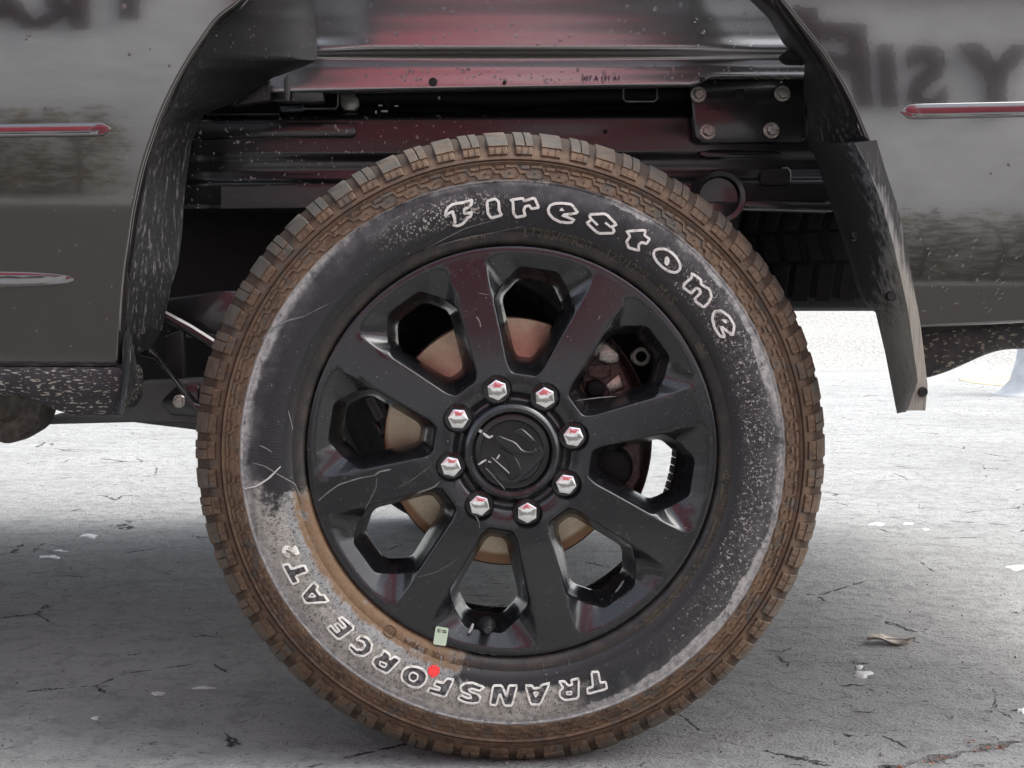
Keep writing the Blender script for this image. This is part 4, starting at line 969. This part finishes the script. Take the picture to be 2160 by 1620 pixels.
# rolled edge of the wheel arch
ro = []
for i, p in enumerate(e3):
    a = e3[max(0, i - 1)]; c = e3[min(n - 1, i + 1)]; t = (c - a).normalized(); inn = Vector((t.z, 0, -t.x)).normalized()
    ro.append([p, p + inn * 0.0022 + Vector((0, 0.0006, 0)), p + inn * 0.0042 + Vector((0, 0.0030, 0)), p + inn * 0.0048 + Vector((0, 0.0065, 0)), p + inn * 0.0046 + Vector((0, 0.026, 0))])
b.grid(ro)
# rolled lower edge
for sgn, i0, xe in ((-1, 0, XL), (1, n - 1, XR)):
    lowrow = grid_rows[i0]; r2 = [lowrow, [(x, y + 0.001, z - 0.004) for x, y, z in lowrow], [(x, y + 0.006, z - 0.0075) for x, y, z in lowrow], [(x, y + 0.03, z - 0.008) for x, y, z in lowrow]]
    b.grid(r2)
panel = b.build('bed_side_panel', MP, truck, ang=40, merge=1e-4, normals=False)
me_ = panel.data
# body line mouldings: long shallow raised bars
def bar(x0, y0, x1, y1, hw, taper, amp):
    b = MB(); rows = []; N = 60
    for k in range(N + 1):
        t = k / N; px, py = lerp(x0, x1, t), lerp(y0, y1, t); e = min(1, (1 - t) / taper) if taper else 1; e = math.sqrt(max(0, 1 - (1 - e) ** 2)) if e < 1 else 1
        row = []
        for m in range(21):
            u = -1 + m / 10; p = PB(px, py + u * hw * (0.15 + 0.85 * e)); h = (0.0012 * (1 - u * u) ** 0.5 + amp * ((u + 1) / 2 if u < 0.8 else 0.9 * math.sqrt(max(0, 1 - ((u - 0.8) / 0.2) ** 2)))) * e
            row.append((p.x, p.y - h + (0.0008 if abs(u) == 1 else -0.0004), p.z))
        rows.append(row)
    b.grid(rows); return b.build('body_line_moulding', MP, panel, ang=60)
bar(-700, 285, 234, 273, 15, 0.03, 0.0037); bar(2900, 215, 1900, 236, 17, 0.03, 0.0024); bar(-400, 590, 156, 590, 18, 0.30, 0.0058)
# ---- wheel well liner and arch trim
AL = smoothpl(dens(EL, 4), 2); 
BL = [(640, -120), (657, 5), (664, 40), (667, 70), (669, 100), (669, 128), (640, 142), (575, 165), (500, 215), (430, 242), (405, 300), (396, 360), (388, 430), (384, 500), (376, 560), (362, 605), (352, 650), (342, 695), (318, 737)]
BLd = dens(BL, 4); b = MB(); rows = []
for i, (pa, pb_) in enumerate(zip(AL, BLd)):
    t = i / (len(AL) - 1); a = PB(*pa, 0.02); yb_ = lerp(0.235, 0.17, t); c = P(*pb_, yb_); row = []
    for k in range(11):
        f = k / 10; q = a.lerp(c, f); bul = math.sin(math.pi * f) * 0.012
        row.append((q.x - bul * 0.8, q.y - 0.004 * math.sin(f * 9), q.z))
    rows.append(row)
b.grid(rows); b.grid([[r_[0] for r_ in rows], [(r_[0][0] - 0.002, r_[0][1] + 0.03, r_[0][2]) for r_ in rows]])
liner = b.build('wheel_well_liner', ML, truck, ang=50)
prism('liner_gusset', [(485, 222), (567, 165), (568, 212), (500, 222)], 0.225, 0.245, ML, liner, 0.002)
# crease tab at the top of the liner
prism('liner_tab', [(486, 214), (500, 203), (566, 167), (568, 171), (512, 205), (494, 222)], 0.215, 0.235, MBK, liner, 0.002)
# right hand trim between arch edge and inner lip
LR_ = [(1540, -70), (1606, 0), (1640, 30), (1666, 68), (1720, 140), (1754, 205), (1788, 273), (1803, 304)]
AR = dens([(1600, -70), (1663, 8), (1701, 57), (1731, 95), (1768, 150), (1798, 205), (1826, 272), (1840, 300)], 5); LRd = dens(LR_, 5); BR = dens([(1500, -70), (1590, 8), (1622, 40), (1652, 92), (1697, 135), (1694, 190), (1706, 260), (1703, 300)], 5)
b = MB(); rows = []
for pa, pl_, pb_ in zip(AR, LRd, BR):
    a = PB(*pa, 0.004); m = P(*pl_, 0.012); c = P(*pb_, 0.19)
    rows.append([a, a.lerp(m, 0.3) + Vector((0, -0.004, 0)), a.lerp(m, 0.75) + Vector((0, -0.005, 0)), m + Vector((0, -0.010, 0)), m + Vector((-0.0015, -0.006, 0)), m.lerp(c, 0.15), m.lerp(c, 0.5), c])
b.grid(rows); trim = b.build('arch_liner_trim', ML, truck, ang=40)
prism('trim_clip', [(1655, 108), (1672, 100), (1700, 104), (1712, 128), (1672, 127), (1660, 120)], 0.16, 0.20, MK, trim, 0.003)
# mud flap
FLl = [(1703, 298), (1720, 334), (1754, 437), (1775, 500), (1790, 546), (1805, 600), (1818, 634), (1847, 660), (1867, 744), (1888, 853), (1892, 872)]
FLr = [(1803, 302), (1834, 361), (1864, 440), (1884, 515), (1897, 570), (1908, 620), (1915, 652), (1919, 680), (1928, 745), (1936, 805), (1914, 866)]
FLo = [(1849, 295), (1866, 353), (1891, 429), (1909, 501), (1919, 560), (1929, 615), (1936, 650), (1941, 680), (1949, 744), (1957, 815), (1952, 866)]
b = MB(); rows = []
for a, c, d in zip(dens(FLl, 4), dens(FLr, 4), dens(FLo, 4)):
    t = (a[1] - 298) / 574; pa = P(*a, lerp(0.20, 0.13, t)); pc_ = P(*c, -0.052); pd = P(*d, -0.047)
    rows.append([pa + Vector((0.008, 0.01, 0)), pa, pa.lerp(pc_, 0.12) + Vector((-0.001, -0.004, 0)), pa.lerp(pc_, 0.5) + Vector((0.001, 0.006, 0)), pa.lerp(pc_, 0.93) + Vector((0, 0.001, 0)), pc_, pc_.lerp(pd, 0.12), pc_.lerp(pd, 0.9), pd, pd + Vector((0.002, 0.012, 0)), pd + Vector((0.001, 0.06, 0)), pa + Vector((0.02, 0.02, 0))])
b.grid(rows, False, True)
m = len(rows[0]); b.f.append(tuple(range(m))); b.f.append(tuple(range(len(b.v) - m, len(b.v)))[::-1])
flap = b.build('mud_flap', MFL, truck, ang=35)
fl_l, fl_r = dens(FLl, 4), dens(FLr, 4); att = flap.data.attributes.new('dust', 'FLOAT', 'POINT')
for i, v in enumerate(flap.data.vertices):
    co = v.co; s_ = (co.y + D) / F; px = VX + (co.x - XC) / s_; py = VY - (co.z - CH) / s_
    t = min(1, max(0, (py - 298) / 574)); k = min(len(fl_l) - 1, int(t * (len(fl_l) - 1))); f = min(1.2, max(0, (px - fl_l[k][0]) / max(1, fl_r[k][0] - fl_l[k][0])))
    ridge = min(1, max(0, (f - 0.55) / 0.4)) if f < 1.02 else 0.35
    att.data[i].value = max(min(1, max(0, (t - 0.55) / 0.15)), ridge * min(1, 0.45 + t * 1.2), min(1, max(0, (t - 0.33) / 0.3)) * min(1, f * 1.3))
for x_, y_, yy in ((1881, 625, -0.048), (1805, 497, 0.02), (1948, 827, -0.053)):
    p = P(x_, y_, yy); b = MB(); b.lathe([(0, -0.001), (0.0050, -0.001), (0.0065, 0.0015), (0.0068, 0.005)], 18); b.build('push_rivet', MBK, flap, loc=p)
# left end: sill flap that curls below the liner
b = MB(); rows = []
for a, c, d in zip(dens([(262, 706), (258, 740), (258, 780), (250, 830), (238, 868)], 5), dens([(272, 690), (276, 735), (274, 780), (268, 830), (255, 872)], 5), dens([(280, 738), (286, 765), (285, 800), (273, 846), (258, 876)], 5)):
    pa, pc_, pd = P(*a, -0.004), P(*c, -0.024), P(*d, 0.03); rows.append([pa, pa.lerp(pc_, 0.6) + Vector((0, -0.004, 0)), pc_, pc_.lerp(pd, 0.4) + Vector((0.002, -0.004, 0)), pd, pd + Vector((-0.004, 0.02, 0)), pa + Vector((0, 0.03, 0))])
b.grid(rows, False, True); b.build('sill_flap', ML, truck, ang=50)
# lower valances
prism('front_valance', [(-700, 774), (230, 777), (252, 772), (262, 790), (262, 840), (250, 868), (225, 876), (148, 876), (110, 864), (72, 847), (40, 836), (-700, 820)], -0.004, 0.10, MV, truck, 0.006)
prism('rear_valance', [(1936, 700), (2160, 668), (2900, 560), (2900, 720), (2160, 736), (2120, 738), (2085, 748), (2045, 766), (2005, 784), (1975, 794), (1950, 800)], 0.022, 0.055, MVR, truck, 0.008)
prism('valance_step', [(1930, 690), (2160, 660), (2900, 552), (2900, 572), (2160, 676), (1936, 706)], 0.016, 0.05, MK, truck, 0.004)
# ---- inner bed wall above the tyre
IN = [(-420, .256), (-60, .248), (0, .2455), (40, .2442), (80, .2428), (98, .2422), (106, .2450), (116, .256), (124, .2600), (132, .2590), (140, .2562), (150, .2555), (186, .2536), (190, .2542)]
b = MB(); rows = []
for k in range(90):
    py = -420 + (190 + 420) * (k / 89) ** 0.55; py = min(190, py); row = []
    for m in range(80):
        px = 560 + (1720 - 560) * m / 79; y = smoothtable(IN, py)
        if py < 108:                                   # pressed pocket with rounded ends
            ex = max(0, abs(px - 1130) - 330) / 140; q = min(1, ex); y += 0.009 * q * q * (3 - 2 * q) * min(1, (108 - py) / 30)
        bot = lerp(191, 178, (px - 680) / 780) if px < 1462 else (lerp(178, 160, (px - 1462) / 40) if px < 1502 else 160)
        pyy = py if py < 150 else lerp(150, bot, (py - 150) / 40)
        p = P(px, pyy, y); row.append((p.x, p.y, p.z))
    rows.append(row)
b.grid(rows); lo = rows[-1]; b.grid([lo, [(x, y + 0.003, z - 0.0015) for x, y, z in lo], [(x, y + 0.02, z - 0.0015) for x, y, z in lo]])
inner = b.build('inner_bed_wall', MPI, truck, ang=60)
for px, py, rr in ((913, 172, 0.0064), (1064, 174, 0.0030), (1482, 167, 0.0042)):
    p = P(px, py, 0.2500 if py > 168 else 0.252); b = MB(); b.lathe([(0.0, 0.0), (rr * 0.9, -0.0002), (rr, 0.0003), (rr, 0.004)], 24); b.build('hole', MK, inner, loc=(p.x, p.y, p.z), rot=(R(-4), 0, 0))
me = text_mesh('007 A 191 A1', 0.0105, 0.0002, 0.0001); p = P(1268, 165, 0.2508); link('stamped_number', me, simple('purple_stamp_ink', (0.10, 0.03, 0.06), 0.6), inner, p, (R(94), 0, 0))
# ---- frame rail (pressed channel) with its plates
RP = [(238, .395), (241, .370), (246, .357), (254, .354), (300, .3520), (322, .3525), (346, .3585), (362, .3600), (376, .3585), (392, .352), (430, .3515), (440, .355), (444, .366), (446, .40)]
b = MB(); rows = []
for px in [380, 392, 410, 440] + list(range(480, 2000, 40)):
    row = []
    for k in range(70):
        py = 238 + 208 * k / 69; y = smoothtable(RP, py); sh_ = lerp(0, -12, (px - 400) / 1300); tp = 1.0
        if px < 440: y += (440 - px) * 0.0006
        p = P(px, lerp(py, py + sh_ * 0.5, 1), y); row.append((p.x, p.y, p.z))
    rows.append(row)
b.grid(rows); bk = [[(r_[0][0], 0.44, r_[0][2]), r_[0]] for r_ in rows]; b.grid(bk); b.grid([[r_[-1], (r_[-1][0], 0.44, r_[-1][2])] for r_ in rows]); b.grid([[(r_[0][0], 0.44, r_[0][2]), (r_[-1][0], 0.44, r_[-1][2])] for r_ in rows])
rail = b.build('frame_rail', MF, truck, ang=45)
prism('rail_flange', [(432, 240), (590, 238), (590, 241.5), (432, 244)], 0.330, 0.36, MBK, rail, 0.001)
prism('overlap_plate', [(402, 259), (749, 257), (750, 284), (742, 289), (560, 288), (402, 293)], 0.343, 0.352, MF, rail, 0.002)
prism('lower_flange_plate', [(466, 394), (552, 393), (553, 391), (620, 391), (640, 394), (820, 392), (820, 436), (466, 440)], 0.340, 0.350, MFG, rail, 0.002)
bp = prism('bolted_bracket', [(1455, 186), (1470, 172), (1690, 160), (1700, 170), (1700, 292), (1690, 299), (1480, 301), (1465, 291)], 0.325, 0.340, MF, truck, 0.003)
for px, py in ((1473, 199), (1650, 197), (1493, 278), (1627, 275)):
    p = P(px, py, 0.325); b = MB(); b.lathe([(0.0, -0.010), (0.0070, -0.0098)], 6); rows = []
    for rr, y in ((0.0, -0.0098), (0.0062, -0.0098), (0.0078, -0.0090), (0.0082, -0.0080), (0.0082, -0.0015)): rows.append([(max(rr, 1e-4) * math.cos(q * math.pi / 3 + 0.3), y, max(rr, 1e-4) * math.sin(q * math.pi / 3 + 0.3)) for q in range(6)])
    b = MB(); b.grid(rows, False, True); b.lathe([(0.0082, -0.0022), (0.0115, -0.0020), (0.0126, -0.0012), (0.0126, 0.002)], 36); b.build('flange_bolt', MZ, bp, ang=25, loc=p)
me = text_mesh('691703', 0.0075, 0.0002); link('stamped_number', me, MBK, bp, P(1504, 229, 0.3246), (R(90), 0, 0))
prism('keyhole', [(1550, 192), (1556, 187), (1570, 187), (1572, 205), (1566, 209), (1552, 208)], 0.3235, 0.327, MK, bp, 0.001)
prism('slot', [(1604, 362), (1612, 355), (1660, 353), (1668, 360), (1667, 386), (1660, 391), (1608, 392), (1603, 386)], 0.3480, 0.356, MK, rail, 0.002)
b = MB(); b.tube([P(x, y, 0.349) for x, y in ((1650, 354), (1661, 354), (1667, 360), (1668, 372), (1667, 384))], 0.0012, 6); b.build('slot_lip', MGV, rail)
prism('pressed_rib', [(1470, 322), (1500, 315), (1640, 318), (1652, 325), (1640, 331), (1490, 334)], 0.344, 0.356, MF, rail, 0.004)
p = P(1518, 415, 0.30); b = MB(); b.lathe([(0.0, 0.012), (0.030, 0.010), (0.033, 0.0), (0.040, -0.002), (0.0425, 0.004), (0.0425, 0.06)], 48); b.build('bump_stop_cup', MF, truck, loc=(p.x, p.y, p.z))
prism('cup_leg', [(1478, 425), (1560, 425), (1558, 520), (1490, 520)], 0.305, 0.36, MF, truck, 0.004)
prism('lower_rail_flange', [(1560, 421), (1760, 428), (1760, 447), (1562, 440)], 0.318, 0.36, MF, truck, 0.004)
p = P(1277, 277, 0.351); b = MB(); b.lathe([(0, 0), (0.0036, -0.0003), (0.0040, 0.003)], 16); b.build('hole', MK, rail, loc=p)
# brackets and bits in the slot between bed and rail
br = prism('bed_mount_bracket', [(566, 146), (584, 138), (672, 134), (685, 214), (662, 216), (600, 214), (566, 212)], 0.262, 0.285, MF, truck, 0.003)
prism('bracket_flange', [(598, 166), (606, 156), (612, 160), (610, 212), (600, 213)], 0.248, 0.263, MFG, br, 0.002)
p = P(642, 178, 0.262); b = MB(); b.lathe([(0, 0), (0.004, -0.001), (0.006, -0.002), (0.011, -0.0015), (0.012, 0.001)], 28); b.build('weld_nut', MF, br, loc=p)
b = MB(); b.tube([P(x, y, 0.33) for x, y in ((558, 212), (640, 216), (640, 229), (708, 229), (713, 222), (713, 186))], 0.0016, 8); b.build('wire_loop', MGV, truck)
prism('splice_tube', [(588, 222), (640, 221), (641, 235), (592, 236)], 0.335, 0.345, simple('teal_enamel', (0.05, 0.08, 0.085), 0.3), truck, 0.003)
prism('galvanised_bracket', [(716, 186), (742, 188), (758, 210), (757, 226), (748, 236), (730, 236), (718, 224)], 0.38, 0.41, MGV, truck, 0.004)
b = MB(); b.tube([P(x, y, 0.40) for x, y in ((806, 188), (809, 205), (816, 220), (822, 228))], 0.004, 8); b.build('hose', MK, truck)
for x, y, w_, h_ in ((802, 222, 9, 3.5), (836, 223, 9, 3), (811, 234, 14, 4), (793, 236, 4, 6), (926, 206, 5, 6)):
    prism('daylight_gap_or_clip', [(x - w_ / 2, y - h_ / 2), (x + w_ / 2, y - h_ / 2), (x + w_ / 2, y + h_ / 2), (x - w_ / 2, y + h_ / 2)], 0.335, 0.342, MWP if y != 206 else MZ, truck, 0.0008)  # white ones paint the daylight seen through holes; zinc one is a clip
b = MB(); b.tube([P(x, y, 0.34) for x, y in ((1315, 176), (1315, 208), (1320, 214), (1380, 214), (1386, 208), (1386, 176))], 0.0014, 8); b.build('bracket_hoop', MGV, truck)
b = MB(); b.tube([P(x, y, 0.41) for x, y in ((720, 205), (900, 203), (1100, 208), (1300, 200), (1700, 205))], 0.016, 16); b.build('brake_line', MK, truck)
# ---- underbody in the left of the well
prism('spring_hanger_rail', [(352, 628), (470, 612), (500, 612), (500, 705), (420, 712), (345, 712)], 0.24, 0.36, MF, truck, 0.005)
b = MB(); b.tube([P(345, 664, 0.20), P(400, 694, 0.205), P(470, 738, 0.21)], 0.008, 10); b.build('brace_rod', MBK, truck)
prism('hanger_plate', [(352, 706), (384, 695), (386, 800), (352, 800)], 0.23, 0.26, MK, truck, 0.004)
prism('brace_strap', [(310, 733), (318, 737), (410, 850), (440, 860), (440, 900), (398, 850), (330, 760), (290, 748)], 0.165, 0.185, MF, truck, 0.003)
lr = prism('leaf_spring_rail', [(90, 880), (140, 876), (255, 876), (284, 806), (500, 795), (500, 893), (410, 893), (284, 891), (96, 896)], 0.195, 0.27, MFG, truck, 0.005)
p = P(378, 847, 0.190); b = MB(); b.lathe([(0, -0.004), (0.0055, -0.004), (0.0060, -0.003), (0.0062, -0.001), (0.0088, -0.0005), (0.0100, 0.001), (0.0100, 0.006)], 32); b.build('spring_bolt', MZ, lr, loc=p)
prism('bolt_ear', [(338, 850), (352, 832), (372, 812), (420, 808), (420, 880), (360, 876)], 0.191, 0.2, MF, lr, 0.003)
prism('spring_leaf', [(280, 891), (520, 880), (520, 925), (410, 907)], 0.28, 0.34, MFG, truck, 0.004)
p = P(14, 858, 0.10); b = MB(); b.lathe([(0.0, 0.004), (0.018, 0.003), (0.022, 0.0), (0.030, 0.002), (0.046, 0.004), (0.0505, 0.010), (0.0510, 0.06), (0.048, 0.07), (0.0, 0.07)], 48)
for i, v in enumerate(b.v): a = math.atan2(v[2], v[0]); k = 1 + 0.035 * math.sin(3 * a + 1) + 0.02 * math.sin(7 * a); b.v[i] = (v[0] * k, v[1], v[2] * k)
b.build('spring_bush', MRW, truck, loc=p)
prism('leaf_spring', [(1285, 655), (1480, 640), (1482, 790), (1440, 838), (1380, 862), (1285, 872)], 0.235, 0.30, MK, truck, 0.004)
boxo('fuel_tank', -1.55, -0.30, 0.48, 1.45, 0.46, 0.86, MK, truck, 0.05)
boxo('underbody_crossmember', -1.2, 1.2, 0.46, 0.60, 0.62 + 0.27, 0.97, MK, truck, 0.01)
boxo('bed_floor', -1.26, 1.18, 0.27, 1.88, 0.985, 1.01, MK, truck, 0.004)
boxo('far_frame_rail', -1.6, 1.15, 1.46, 1.55, 0.74, 0.90, MF, truck, 0.01)
boxo('far_bed_side', -1.28, 1.20, 1.93, 2.0, 0.72, 1.50, MP, truck, 0.01)
boxo('bed_front_wall', -1.30, -1.26, -0.03, 1.95, 0.62, 1.50, MP, truck, 0.01)
boxo('tailgate', 1.18, 1.23, -0.03, 1.95, 0.75, 1.50, MP, truck, 0.01)
boxo('rear_bumper', 1.20, 1.36, 0.02, 1.92, 0.55, 0.80, MBK, truck, 0.03)
cb = [(-1.33, 0.52), (-3.2, 0.52), (-3.9, 0.60), (-4.4, 0.60), (-4.45, 1.15), (-3.2, 1.30), (-2.75, 1.88), (-1.45, 1.90), (-1.33, 1.45)]
bm_ = prism_bm(cb, -0.02, 1.98, 0.04, 3); me = bpy.data.meshes.new('cab'); bm_.to_mesh(me); bm_.free(); smooth_mesh(me, 40); link('cab', me, MP, truck)
# spare tyre slung under the bed: tread bars all round
SPC = Vector((0.80, 0.95, 0.735))
b = MB(); sp_prof = [(0.27, -0.10), (0.30, -0.125), (0.36, -0.136), (0.395, -0.128), (0.412, -0.112), (0.414, -0.06), (0.414, 0.06), (0.412, 0.112), (0.395, 0.128), (0.36, 0.136), (0.30, 0.125), (0.27, 0.10)]
b.lathe(sp_prof, 96); spare = b.build('spare_tyre', MRB, truck, ang=35, loc=SPC, rot=(R(90), 0, 0))
def lugm(half_a, y0, y1, sk, r1=0.424):
    b = MB(); rows = []
    for r_, e in ((0.408, 1.0), (r1 - 0.001, 1.0), (r1, 0.93)):
        rows.append([(r_ * math.cos(a * e + s_), yy, r_ * math.sin(a * e + s_)) for a, yy, s_ in ((-half_a, y0, 0), (half_a, y0, 0), (half_a, y1, sk), (-half_a, y1, sk))])
    b.grid(rows, False, True); m = len(b.v); b.f.append((m - 4, m - 3, m - 2, m - 1)); return b.mesh('tread_block', 30)
lm = [lugm(0.034, 0.062, 0.118, 0.03), lugm(0.030, 0.012, 0.055, -0.03), lugm(0.030, -0.045, 0.005, 0.03), lugm(0.034, -0.118, -0.052, -0.02)]
for k in range(64):
    a = 2 * math.pi * k / 64
    px_dir = math.cos(a), math.sin(a)
    for q in range(4): link('tread_block', lm[q], MRB, spare, rot=(0, -a + q * 0.021, 0))
b = MB(); b.lathe([(0.0, 0.02), (0.2, 0.03), (0.26, 0.10), (0.272, 0.105), (0.272, -0.1), (0.26, -0.1), (0.25, 0.0), (0, 0.0)], 48); b.build('spare_wheel_rim', MK, spare)
# ---- water drops on the paint
def drop(b, p, nrm, s, asp):
    t = Vector((1, 0, 0)); t = (t - nrm * t.dot(nrm)).normalized(); u = nrm.cross(t); rows = []
    for k, (rr, h) in enumerate(((1.0, -0.05), (0.92, 0.22), (0.65, 0.42), (0.0, 0.5))):
        rows.append([p + (t * math.cos(q * math.pi / 4) * rr + u * math.sin(q * math.pi / 4) * rr * asp) * s + nrm * h * s for q in range(8)])
    b.grid(rows, False, True)
g = G('water_drop'); MDR = g.out((0.9, 0.9, 0.9), 0.02); g.b.inputs['Transmission Weight'].default_value = 1.0; g.b.inputs['IOR'].default_value = 1.33
rnd = random.Random(21); b = MB()
for k in range(230):
    px = rnd.uniform(690, 1690); lowz = rnd.random() < 0.45; py = rnd.uniform(138, 176) if lowz else rnd.uniform(-20, 98)
    if not lowz and 720 < px < 1300 and rnd.random() < 0.3: continue
    y = smoothtable(IN, py)
    if py < 108: ex = max(0, abs(px - 1130) - 330) / 140; q = min(1, ex); y += 0.009 * q * q * (3 - 2 * q) * min(1, (108 - py) / 30)
    drop(b, P(px, py, y), Vector((0, -1, 0.07)).normalized(), rnd.uniform(0.0014, 0.0034), rnd.uniform(0.8, 1.3))
o = b.build('water_drops', MDR, inner, ang=60, merge=0); o['kind'] = 'stuff'
b = MB()
for (px, py, s) in [(261, 13, 9), (61, 75, 6), (55, 84, 4), (273, 115, 6), (357, 139, 5), (316, 104, 3), (95, 229, 7), (86, 257, 4), (130, 281, 4), (160, 518, 7), (125, 529, 5), (116, 443, 5), (236, 605, 5), (78, 698, 7), (178, 707, 4), (225, 672, 5), (40, 390, 4), (190, 640, 4), (150, 730, 4), (205, 735, 3), (30, 650, 4),
        (2127, 348, 6), (2090, 366, 5), (2130, 240, 5), (2030, 560, 6), (1997, 612, 6), (2060, 590, 6), (2075, 640, 5), (1985, 650, 5), (2105, 610, 5), (1960, 585, 4), (2020, 640, 5), (1990, 575, 4), (2140, 600, 5)]:
    drop(b, PB(px, py), Vector((0, -1, -0.05)).normalized(), s * 0.00040, 1.0)
o = b.build('water_drops', MDR, panel, ang=60, merge=0); o['kind'] = 'stuff'
b = MB(); rnd = random.Random(4)
for k in range(60):
    right = rnd.random() < 0.72
    if right: px = rnd.uniform(1935, 2200); py = rnd.uniform(500, 668) - max(0, px - 2060) * 0.1; a = R(rnd.gauss(38, 12)); l_ = abs(rnd.gauss(0, 0.0022)) + 0.0006
    else: px = rnd.gauss(262, 30); py = rnd.gauss(350, 50); a = 0; l_ = 0.0012; 
    p = PB(px, py); 
    if not right and px > 300: continue
    d = Vector((math.cos(a), 0, math.sin(a))); u = Vector((-d.z, 0, d.x)); w_ = rnd.uniform(0.0004, 0.0009)
    p = p + Vector((0, -0.0006, 0)); b.add([p - d * l_, p + u * w_, p + d * l_, p - u * w_, p + Vector((0, -0.0004, 0))], [(0, 1, 4), (1, 2, 4), (2, 3, 4), (3, 0, 4)])
o = b.build('mud_flecks', MWS, panel, ang=None, merge=0); o['kind'] = 'stuff'
lb = prism('barcode_label', [(770, 842), (786, 836), (811, 880), (795, 890)], 0.200, 0.203, simple('grey_label', (0.30, 0.30, 0.30), 0.6), truck, 0.0006)
b = MB()
for k in range(12):
    t = (k + 0.7) / 13; wdt = (0.35, 0.18, 0.5, 0.25)[k % 4]; p0 = (lerp(775, 799, t), lerp(844, 885, t)); p1 = (lerp(783, 806, t), lerp(840, 880, t)); q = (0.55 * wdt * 3, 0.9 * wdt * 3)
    b.add([P(p0[0], p0[1], .1994), P(p1[0], p1[1], .1994), P(p1[0] + q[0], p1[1] + q[1], .1994), P(p0[0] + q[0], p0[1] + q[1], .1994)], [(0, 1, 2, 3)])
b.build('printed_bars', MIN, lb, ang=None)
prism('cable_strap', [(786, 890), (796, 888), (812, 920), (812, 935)], 0.204, 0.210, MBK, truck, 0.001)
